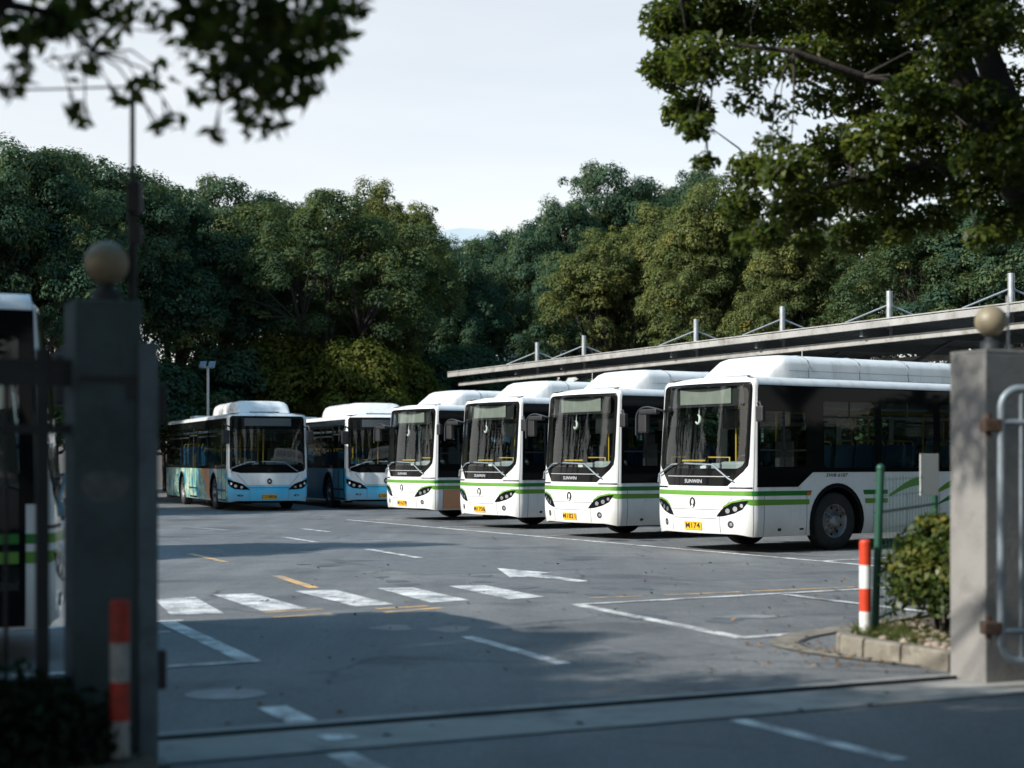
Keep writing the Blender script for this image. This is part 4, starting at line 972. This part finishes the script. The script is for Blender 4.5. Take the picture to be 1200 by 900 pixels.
for (px, py, rp, dn) in [(800, 25, 38, 1.2), (838, 10, 50, 1), (870, 25, 50, 1), (925, 15, 52, 1), (985, 20, 55, 1), (1045, 15, 55, 1), (1105, 15, 50, .8), (1165, 10, 45, .5), (1195, 40, 35, .5),
   (798, 80, 36, 1.3), (820, 130, 34, 1.3), (835, 70, 40, .8), (880, 75, 38, .6), (945, 70, 40, .7), (1000, 75, 42, .8), (1050, 70, 42, .9), (830, 148, 22, .8), (870, 118, 24, .25), (912, 132, 26, .25), (960, 115, 32, .5), (1010, 120, 36, .7), (1085, 90, 32, .6), (1185, 95, 28, .5),
   (905, 168, 22, .4), (880, 200, 30, .9), (840, 190, 16, .6), (925, 200, 36, 1), (975, 175, 40, 1), (1030, 165, 42, 1), (1075, 150, 38, .9), (870, 240, 32, 1), (900, 275, 28, 1), (940, 245, 40, 1.1), (985, 225, 42, 1.1), (1035, 220, 42, 1.1), (1085, 205, 40, 1.1), (1120, 170, 34, .9),
   (950, 285, 24, .8), (1000, 275, 32, .9), (1050, 265, 34, .9), (1100, 255, 32, .8), (1140, 225, 34, .9), (1180, 260, 34, .7), (1190, 200, 30, .8), (1150, 280, 22, .6), (870, 285, 16, .6)]:
    if px < 860: px = px+(860-px)*.04-16
    Y = 15+rs_.uniform(-1.0, 1.2); spr.append((at(px, py, Y), rp*.00802, dn))
ext = []
for _ in range(120):
    x = rs_.uniform(1.5, 10.5); y = rs_.uniform(11.5, 19); z = rs_.uniform(6.3, 9.5)-((x-5.5)/5)**2*1.2
    q_ = rs_.uniform(.5, .8); ext.append(((x, y, max(z, 6.2, 1.57+.31*y+q_)), q_, .55))
for _ in range(40):
    ext.append(((rs_.uniform(6.2, 10), rs_.uniform(12.5, 18), rs_.uniform(4, 6.5)), rs_.uniform(.45, .7), .6))
near_tree('overhanging_tree', (6.9, 15.6, 0), ([(6.9, 15.6, 0), (6.3, 15.4, 1.8), (5.5, 15.2, 3.2), (4.95, 15.1, 4.05)], [.36, .30, .27, .24]),
   [([(4.95, 15.1, 4.05), at(1150, 160, 15), at(1122, 80, 14.8), at(1108, 10, 14.7), at(1090, -80, 14.5)], [.24, .19, .15, .12, .08]),
    ([(4.95, 15.1, 4.05), at(1180, 130, 15.2), at(1155, 60, 15.2), at(1165, -20, 15.4), (4.9, 15.6, 7.2)], [.18, .15, .12, .11, .07]),
    ([at(1150, 160, 15), at(1090, 110, 14.6), at(1010, 90, 14.2), at(930, 60, 14.2), at(840, 50, 14.2)], [.075, .055, .04, .025, .01]),
    ([at(1160, 190, 15), at(1090, 190, 15), at(1000, 210, 15.2), at(920, 235, 15.2)], [.075, .05, .03, .012]),
    ([at(1108, 10, 14.7), at(1020, -10, 14.6), at(900, -20, 14.4), at(800, 0, 14.2)], [.08, .06, .045, .02]),
    ([(6.3, 15.4, 1.8), (7.4, 15.6, 4.2), (8.2, 15.8, 6.4)], [.2, .14, .06])],
   spr, ext, .088, 1250, M['leafN'], 'big near tree leaning in from the right with a thick dark trunk and overhanging leaves', 3)
spr = []
for (px, py, rp, dn) in [(235, 15, 46, .9), (290, 20, 55, 1), (350, 15, 50, 1), (400, 10, 36, .8), (260, 60, 46, .8), (315, 60, 50, 1.1), (365, 55, 42, .9), (300, 105, 40, .9), (340, 100, 40, 1), (265, 105, 30, .5), (300, 145, 24, .6), (255, 158, 14, .4), (320, 140, 24, .7), (360, 95, 26, .6),
   (230, 110, 16, .5), (190, 85, 20, .35), (165, 105, 22, .5), (140, 115, 14, .4), (205, 140, 16, .5), (190, 150, 10, .4), (95, 80, 18, .5), (110, 72, 12, .4), (125, 40, 18, .35), (90, 130, 14, .45), (100, 145, 8, .4), (45, 55, 30, .5), (25, 85, 20, .6), (15, 105, 14, .6), (60, 25, 34, .7), (110, 10, 36, .7), (160, 8, 34, .6), (200, 40, 22, .3), (75, 5, 40, .9), (20, 30, 30, .9), (420, 15, 14, .4), (385, 40, 22, .6)]:
    Y = 7.4+rs_.uniform(-.5, .5); spr.append((at(px, py, Y), rp*.00396, dn))
ext = []
for _ in range(190):
    x = rs_.uniform(-8.5, 0.6); y = rs_.uniform(3.8, 9.8); z = rs_.uniform(4.1, 7.6)-max(0, (abs(x+4)-2.5))*.25
    if z < 1.57+.30*y+.25 and x > -.33*y-.4: z = 1.57+.30*y+.6
    ext.append(((x, y, z), rs_.uniform(.4, .65), .7))
for (gz, jx, jy) in [(1.9, 0, 0), (1.75, .2, -.1), (2.15, -.3, .1), (1.6, .1, .15), (2.05, .3, 0)]:
    k = rs_.uniform(7.0, 8.6); ext.append(((3.2+SUN_DIR.x*k+jx*.5, 11.3+SUN_DIR.y*k+jy, gz+k*math.tan(R(SUN_EL))), .42, .30))
def shade_ok(c):
    k = c[2]/math.tan(R(SUN_EL)); gx, gy = c[0]-SUN_DIR.x*k, c[1]-SUN_DIR.y*k
    lim = float(np.interp(gx, [-8, -3.4, -1.4, -.3, .34, 2.4, 6, 12], [16, 15.9, 14.9, 14.2, 12.65, 11.2, 10.3, 9]))
    return gy < lim-.5
ext = [e for e in ext if shade_ok(e[0]) or e[1] == .42]
near_tree('street_tree', (-4.6, 6.4, 0), ([(-4.6, 6.4, 0), (-4.4, 6.5, 1.6), (-3.9, 6.6, 2.6), (-3.3, 6.7, 3.2)], [.26, .22, .2, .18]),
   [([(-3.3, 6.7, 3.2), at(-20, 0, 6.9), at(10, -40, 7.0), at(150, -60, 7.2), at(300, -40, 7.4)], [.18, .14, .11, .06, .03]), ([(-3.9, 6.6, 2.6), (-4.2, 6.5, 4.6), (-4.4, 6.6, 6.6)], [.17, .13, .06]),
    ([at(150, -60, 7.2), at(230, 20, 7.3), at(300, 70, 7.4)], [.03, .018, .008]), ([at(-20, 0, 6.9), at(60, 15, 7.3), at(110, 60, 7.4)], [.03, .018, .008])],
   spr, ext, .098, 470, M['leafN'], 'near tree at the upper left whose dark leaves hang over the gate pillar', 9, .85)

# ------------------------------------------------------------------ gate pillars, lamps, gates
GA = math.atan2(U.y, U.x)
def gate_pillar(loc, size, h, mat, label, strap=False):
    r = empty('gate_pillar', loc, GA); m = MB(); m.box((0, 0, h/2), (size, size, h), 0, bev=.012)
    sh = m.build('shaft', mat, r)
    m = MB(); m.box((0, 0, h+.012), (size+.0, size+.0, .03), 0, bev=.01); m.build('cap', mat, r)
    return tag(r, label, 'gate pillar', 'gate pillars'), r
PRX, PRY = 3.385, 11.35
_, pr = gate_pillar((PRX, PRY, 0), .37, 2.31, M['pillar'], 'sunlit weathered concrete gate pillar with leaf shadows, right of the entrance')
PLX, PLY = -2.09, 8.15
_, pl_ = gate_pillar((PLX, PLY, 0), .335, 2.34, M['pillar_shaded'], 'dark shaded gate pillar at the left of the entrance')
m = MB(); m.box((.02, -.172, 1.97), (.34, .012, .035)); m.box((.12, -.175, 1.93), (.06, .014, .12)); m.build('strap', M['irondark'], pl_)
m = MB(); m.sheet([(0, 0)], 0) if False else None
blob = [(-.02+.12*math.cos(a)*(1+.12*math.sin(3*a)), 1.43+.09*math.sin(a)*(1+.15*math.cos(2*a))) for a in [2*PI*k/18 for k in range(18)]]
m.add([(x, -.1705, z) for x, z in blob], [tuple(range(18))], 0); m.build('pale_patch', M['patch'], pl_)
def globe(loc, label, r=.11):
    g_ = empty('globe_lamp', loc); m = MB(); m.sphere((0, 0, .105+.06), r, 26, 16); m.build('globe', M['globe'], g_)
    m = MB(); m.lathe([(.075, -.05), (.075, .015), (.045, .03), (.04, .06), (.06, .075), (.055, .085)], 20); m.build('lamp_base', M['irondark'], g_); return tag(g_, label, 'lamp', 'globe lamps on the gate pillars')
globe((PLX+.02, PLY, 2.405), 'dull yellow globe lamp on the dark left gate pillar', .112)
globe((PRX+.02, PRY, 2.385), 'dull yellow globe lamp on the sunlit right gate pillar', .112)
# steel slide post beside left pillar
m = MB(); m.box((0, 0, 1.08), (.10, .10, 2.16), 0, bev=.01); m.box((0, 0, .02), (.2, .2, .03)); 
for z in (.5, 1.85): m.box((.07, 0, z), (.05, .08, .20), 1, bev=.01)
o = m.build('gate_post', [M['postpaint'], M['irondark']]); o.location = (-1.855, 8.10, 0); o.rotation_euler = (0, 0, GA)
tag(o, 'square blue-grey steel gate post against the right side of the dark pillar', 'post')
# CCTV mast
r = empty('camera_mast', (-1.955, 8.22, 2.36)); m = MB(); m.tube([(0, 0, 0), (0, 0, 1.16)], .014, 8); m.tube([(0, 0, 0), (0, 0, .5)], .024, 8); m.build('pole', M['irondark'], r)
m = MB(); m.box((.02, -.03, .55), (.07, .09, .16), 0, bev=.01); m.box((.03, -.03, .36), (.05, .05, .10), 0, bev=.008); m.build('camera_box', M['irondark'], r)
m = MB(); m.tube([(0, 0, 1.13), (-.4, .1, 1.14), (-1.2, .3, 1.17), (-2.6, .6, 1.26)], .006, 5); m.build('cable', M['irondark'], r)
tag(r, 'thin black mast with a small camera box on top of the left pillar', 'mast')
m = MB(); m.tube([(0, 0, 0), (0, 0, .40)], .011, 8); m.tube([(0, 0, .0), (0, 0, .05)], .02, 8); o = m.build('conduit_rod', M['steel']); o.location = (PRX+.158, PRY+.05, 2.335)
tag(o, 'thin grey rod standing on the right gate pillar beside its globe lamp', 'rod')
# right gate leaf (hinged on the right pillar, running on along the gate line)
r = empty('gate_leaf', (3.215, 10.93, 0), R(4)); gw, z0, z1, rc = 2.6, .20, 2.05, .13
fr = [(0+rc-rc*math.sin(a), z1-rc+rc*math.cos(a)) for a in [R(k) for k in range(0, 91, 15)]]+[(rc-rc*math.cos(a), z0+rc-rc*math.sin(a)) for a in [R(k) for k in range(0, 91, 15)]]
fr += [(gw-rc+rc*math.sin(a), z0+rc-rc*math.cos(a)) for a in [R(k) for k in range(0, 91, 15)]]+[(gw-rc+rc*math.cos(a), z1-rc+rc*math.sin(a)) for a in [R(k) for k in range(0, 91, 15)]]
fr.append(fr[0])
m = MB(); m.tube([(x+.10, -.10, z) for x, z in fr], .027, 10, cap=False); m.build('frame', M['gatepaint'], r)
for z in (1.82, .40):
    m = MB(); m.tube([(.10, -.10, z), (.10+gw, -.10, z)], .022, 8); m.build('rail', M['gatepaint'], r)
for k in range(17):
    m = MB(); x = .24+k*.148; m.tube([(x, -.10, z0), (x, -.10, z1)], .014, 7); m.build('bar', M['gatepaint'], r)
for z in (1.80, .42):
    m = MB(); m.box((.04, -.07, z), (.12, .12, .09), 0, bev=.012); m.tube([(.03, -.05, z-.08), (.03, -.05, z+.08)], .022, 8); m.build('hinge', M['rust'], r)
tag(r, 'grey tubular steel gate leaf with round corners and rusty hinges on the right pillar', 'gate')
# left iron fence
r = empty('iron_fence', (-2.2, 8.05, 0), GA); m = MB()
for z, q in ((1.98, .045), (2.05, .02), (1.72, .022), (.45, .03)):
    m = MB(); m.box((-1.5, 0, z), (3.0, .05, q*2)); m.build('rail', M['irondark'], r)
for k in range(16):
    m = MB(); m.tube([(-.16-k*.18, 0, .2), (-.16-k*.18, 0, 1.98)], .012, 6); m.build('bar', M['irondark'], r)
for x in (-.165, -1.45):
    m = MB(); m.box((x, .0, 1.06), (.062, .062, 2.12), 0, bev=.006); m.build('post', M['irondark'], r)
tag(r, 'dark iron railing fence left of the shaded gate pillar', 'fence')

# bollards
def bollard(loc, label, h=.76, rad=.048, cols=(0, 1, 0, 1), mats=('rd', 'wt')):
    r = empty('bollard', loc); n = len(cols)
    m = MB()
    for k, c in enumerate(cols[::-1]):
        z0 = h*k/n; z1 = h*(k+1)/n; m.tube([(0, 0, z0), (0, 0, z1)], rad+(.0004 if c == 0 else 0), 18, c, cap=False)
    m.lathe([(rad, h), (rad*.93, h+.012), (rad*.5, h+.02), (.001, h+.022)], 18, 0); m.build('post', [M[mats[0]], M[mats[1]]], r)
    m = MB(); m.lathe([(rad*1.5, 0), (rad*1.5, .012), (rad*1.05, .016)], 18); m.build('base_plate', M['irondark'], r)
    return tag(r, label, 'bollard', 'red and white bollards')
bollard((2.90, 13.1, .13), 'red and white banded bollard in the sun on the kerbed planter')
bollard((-1.905, 7.75, .11), 'red and white banded bollard in the shade before the left pillar', mats=('rd_shaded', 'wt_shaded'))

# ------------------------------------------------------------------ planter on the right
def bezp(pts, n=40):
    out = []
    for k in range(n+1):
        u = k/n*(len(pts)-1); i = min(int(u), len(pts)-2); f = u-i
        p0 = Vector(pts[max(i-1, 0)]); p1 = Vector(pts[i]); p2 = Vector(pts[i+1]); p3 = Vector(pts[min(i+2, len(pts)-1)])
        out.append(.5*((2*p1)+(-p0+p2)*f+(2*p0-5*p1+4*p2-p3)*f*f+(-p0+3*p1-3*p2+p3)*f**3))
    return out
kr = empty('kerbed_planter', (2.9, 12.8, 0)); kb = Vector((2.9, 12.8, 0))
kp = [(3.22, 11.75), (2.98, 12.25), (2.78, 12.65), (2.66, 12.98), (2.72, 13.32), (3.0, 13.75), (3.5, 14.4), (4.2, 15.3), (5.0, 16.3)]
kc = bezp(kp, 64)
inner = []
for i, p in enumerate(kc):
    t = (kc[min(i+1, len(kc)-1)]-kc[max(i-1, 0)]).normalized(); inner.append(p+Vector((t.y, -t.x))*.12)
nst = 8
for k in range(nst):
    a, b = k*8, k*8+8; m = MB(); h = .15+rs_.uniform(-.006, .006)
    o_ = [kc[i] for i in range(a, b+1)]; i_ = [inner[i] for i in range(a, b+1)]
    e = .012; o_[0] = o_[0].lerp(o_[1], e/max(.02, (o_[0]-o_[1]).length)); i_[0] = i_[0].lerp(i_[1], e/max(.02, (i_[0]-i_[1]).length)); o_[-1] = o_[-1].lerp(o_[-2], e/max(.02, (o_[-1]-o_[-2]).length)); i_[-1] = i_[-1].lerp(i_[-2], e/max(.02, (i_[-1]-i_[-2]).length))
    vs_ = []; n = len(o_)
    for z, ins in ((0, 0), (h-.02, 0.004), (h, .022)):
        vs_ += [(p.lerp(q, ins/.12).x-kb.x, p.lerp(q, ins/.12).y-kb.y, z) for p, q in zip(o_, i_)]
    for z in (h, 0): vs_ += [(q.x-kb.x, q.y-kb.y, z) for q in i_]
    fs_ = [(r_*n+i, r_*n+i+1, (r_+1)*n+i+1, (r_+1)*n+i) for r_ in range(4) for i in range(n-1)]
    fs_ += [tuple(r_*n for r_ in range(5))[::-1], tuple(r_*n+n-1 for r_ in range(5))]
    m.add([Vector(v) for v in vs_], [f[::-1] for f in fs_], 0); m.build('kerb_stone', M['kerb'], kr)
m = MB(); poly = [(p.x-kb.x, p.y-kb.y) for p in inner]+[(6.2-kb.x, 16.0-kb.y), (5.2-kb.x, 12.4-kb.y), (3.6-kb.x, 11.6-kb.y)]
m.sheet(poly[::-1], .125); m.build('soil_bed', M['soil'], kr)
tag(kr, 'raised planter edged with weathered kerb stones beside the right gate pillar', 'planter')
def inside(x, y):
    pp = [(a+kb.x, b+kb.y) for a, b in poly]; c = False; j = len(pp)-1
    for i in range(len(pp)):
        if (pp[i][1] > y) != (pp[j][1] > y) and x < (pp[j][0]-pp[i][0])*(y-pp[i][1])/(pp[j][1]-pp[i][1])+pp[i][0]: c = not c
        j = i
    return c
pb = MB(); n = 0
while n < 210:
    x = rs_.uniform(2.75, 3.9); y = rs_.uniform(11.9, 13.8)
    if not inside(x, y): continue
    r0 = rs_.uniform(.015, .05); pb.sphere((x, y, .125+r0*.4), r0, 8, 5, 0, (1, rs_.uniform(.7, 1.2), rs_.uniform(.5, .8))); n += 1
tag(pb.build('pebbles', M['pebble']), 'loose brown pebbles scattered on the planter soil', 'pebbles', kind='stuff')
rng = np.random.default_rng(4); pts = []
while len(pts) < 1300:
    x = 2.78+abs(rng.normal(0, .30)); y = rng.uniform(12.3, 14.2)
    if inside(x, y) and inside(x-.02, y): pts.append((x, y, .125))
C = np.array(pts); n = len(C); hgt = rng.uniform(.03, .11, n); lean = rng.normal(0, .045, (n, 2)); wv = rng.normal(size=(n, 2)); wv /= np.linalg.norm(wv, axis=1)[:, None]; wv *= .004
v = np.zeros((n, 4, 3)); v[:, 0] = C; v[:, 0, :2] -= wv; v[:, 1] = C; v[:, 1, :2] += wv; v[:, 2] = C; v[:, 2, :2] += lean+wv*.3; v[:, 2, 2] += hgt; v[:, 3] = C; v[:, 3, :2] += lean-wv*.3; v[:, 3, 2] += hgt
go = bpy.data.objects.new('grass', leaf_mesh('grass', v.reshape(-1, 3), np.clip(rng.normal(.5, .25, n), 0, 1), M['grass'])); COL.objects.link(go)
tag(go, 'short rough grass at the edge of the planter', 'grass', kind='stuff')
# fallen leaves on the soil, in the gutter and blown over the tarmac
rng = np.random.default_rng(8); pts = []
while len(pts) < 260:
    x, y = rng.uniform(2.75, 4.0), rng.uniform(11.9, 14.0)
    if inside(x, y): pts.append((x, y, .135+rng.uniform(0, .03)))
for _ in range(110): pts.append((rng.normal(2.7, .35), rng.normal(12.7, .6), .016))
for _ in range(170): pts.append((rng.uniform(-3, 4.5), rng.uniform(9, 24), .012))
pts = [p for p in pts if p[2] > .1 or not inside(p[0], p[1])]
C = np.array(pts); Nn = np.array((0, 0, 1.0))+rng.normal(size=C.shape)*.25; Nn /= np.linalg.norm(Nn, axis=1)[:, None]
fo_ = bpy.data.objects.new('fallen_leaves', leaf_mesh('fallen_leaves', leaf_cloud(rng, C, Nn, .06), rng.uniform(0, 1, len(C)), M['leafF'])); COL.objects.link(fo_)
tag(fo_, 'dry brown leaves scattered over the planter and the nearby tarmac', 'leaves', kind='stuff')
# hedge bush
def bush(name, loc, rx, ry, h, nleaf, leaf, mat, label, seed, group=None, z0=.125):
    rng = np.random.default_rng(seed); r = empty(name, (loc[0], loc[1], z0)); pf = []
    for k in range(46):
        d = rng.normal(size=3); d /= np.linalg.norm(d); d[2] = abs(d[2])
        c = np.array((d[0]*rx*.78, d[1]*ry*.78, h*.34+d[2]*h*.52)); 
        if rng.random() < .35: c[2] = rng.uniform(.15, .5)*h
        pf.append((c, rng.uniform(.14, .25), nleaf//46))
    vv, tone = puffs_to_leaves(rng, pf, 1, leaf, .35, .6); hi = np.repeat(vv.reshape(-1, 4, 3)[:, 0, 2], 1)/h
    tone = np.clip(tone+(hi > .86)*rng.uniform(0, .5, len(tone)), 0, 1)
    o = bpy.data.objects.new('crown', leaf_mesh('crown', vv, tone, mat)); COL.objects.link(o); o.parent = r
    m = MB()
    for k in range(14):
        c = pf[k*3][0]; x, y = c[0]*.25, c[1]*.25; m.tube([(x, y, 0), (x*1.5, y*1.5, h*.3), tuple(c)], [.014, .010, .004], 5)
    m.build('stem', M['bark'], r); return tag(r, label, 'bush', group)
bush('hedge_bush', (3.58, 13.15), .42, .5, 1.0, 5200, .075, M['leafH'], 'clipped green bush with yellowed tips in the planter beside the sunlit pillar', 21)
bush('hedge_bush', (4.35, 12.75), .7, .5, 1.45, 5200, .085, M['leafH'], 'shaded bush behind the bars of the right gate leaf', 22, z0=0)
bush('hedge_bush', (5.2, 13.4), .8, .6, 1.8, 5200, .09, M['leafH'], 'larger shaded bush at the right edge behind the gate leaf', 23, z0=0)
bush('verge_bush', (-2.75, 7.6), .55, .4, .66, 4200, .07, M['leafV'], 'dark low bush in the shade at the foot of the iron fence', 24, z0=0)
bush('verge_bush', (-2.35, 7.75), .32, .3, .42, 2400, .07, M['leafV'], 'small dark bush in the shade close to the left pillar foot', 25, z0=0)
vg = MB(); vp = [(-6.0, 6.0), (-3.0, 6.9), (-1.78, 7.45), (-1.70, 7.75), (-1.9, 8.0), (-6.2, 6.3)]
vg.prism([(-6.2, 5.2), (-1.75, 7.28), (-1.66, 7.55), (-1.80, 7.95), (-6.4, 5.85)], 0, .11)
tag(vg.build('verge', M['soil']), kind='structure')
# green wire fence
p1 = Vector((3.0, 13.2)); p2 = Vector((4.22, 15.9)); fd = (p2-p1); fl_ = fd.length; fu = fd/fl_
r = empty('wire_fence', (p1.x, p1.y, .125), math.atan2(fu.y, fu.x))
for x, ln_, tx in ((0, 1.36, .045), (fl_, 1.36, -.01)):
    m = MB(); m.tube([(x, 0, 0), (x+tx*.4, -tx, ln_)], .033, 10); m.sphere((x+tx*.4, -tx, ln_+.01), .036, 10, 6); m.build('post', M['fgreen'], r)
for z in (1.0, .12):
    m = MB(); m.tube([(0, 0, z), (fl_*.98, 0, z)], .015, 7); m.build('rail', M['fgreen'], r)
m = MB()
for k in range(1, 19): m.tube([(fl_*k/19, 0, .1), (fl_*k/19, 0, 1.3)], .0028, 4)
for k in range(9): m.tube([(0, 0, .15+k*.14), (fl_, 0, .15+k*.14)], .0028, 4)
m.build('wire_mesh', M['fgreen'], r)
tag(r, 'green wire mesh fence panel with leaning green posts in the planter', 'fence')
m = MB(); m.box((0, 0, 0), (.22, .012, .40), 0, bev=.003)
o = m.build('notice_board', [M['board'], M['board']]); o.location = (4.0, 15.3, 1.42); o.rotation_euler = (0, 0, R(25)); tag(o, 'blank pale grey board fixed high on the green wire fence', 'board')
# gutter apron around the planter corner
gt = MB(); oc = bezp([(3.42, 11.72), (2.75, 12.35), (2.33, 12.95), (2.18, 13.5), (2.40, 14.15), (2.9, 14.75), (3.5, 15.4)], 48); ic = bezp([(3.34, 11.86), (2.87, 12.42), (2.53, 12.95), (2.42, 13.45), (2.58, 13.95), (3.0, 14.5), (3.6, 15.2)], 48)
i2 = [a.lerp(b, 1.0) + (b-a)*.16 for a, b in zip(oc, ic)]; 
gt.add([(p.x, p.y, .012) for p in oc]+[(p.x, p.y, .012) for p in ic], [(i, i+1, i+50, i+49) for i in range(48)], 0)
gt.add([(p.x, p.y, .008) for p in ic]+[(p.x, p.y, .008) for p in i2], [(i, i+1, i+50, i+49) for i in range(48)], 1)
tag(gt.build('gutter', [M['kerb'], M['groove']]), kind='structure')
# yard lamp
r = empty('yard_lamp', (-11.05, 58, 0)); m = MB(); m.tube([(0, 0, 0), (0, 0, 4.95)], [.06, .05], 8); m.build('pole', M['steel'], r)
m = MB(); m.tube([(-.2, 0, 4.9), (.2, 0, 4.9)], .03, 6); m.build('crossbar', M['steel'], r)
for x in (-.16, .16):
    m = MB(); m.box((x, -.1, 5.0), (.24, .34, .08), 0, bev=.02, rot=Matrix.Rotation(R(38), 4, 'X')); m.build('lamp_head', M['gatepaint'], r)
tag(r, 'slim yard lamp with two square heads behind the leftmost blue bus', 'street lamp')
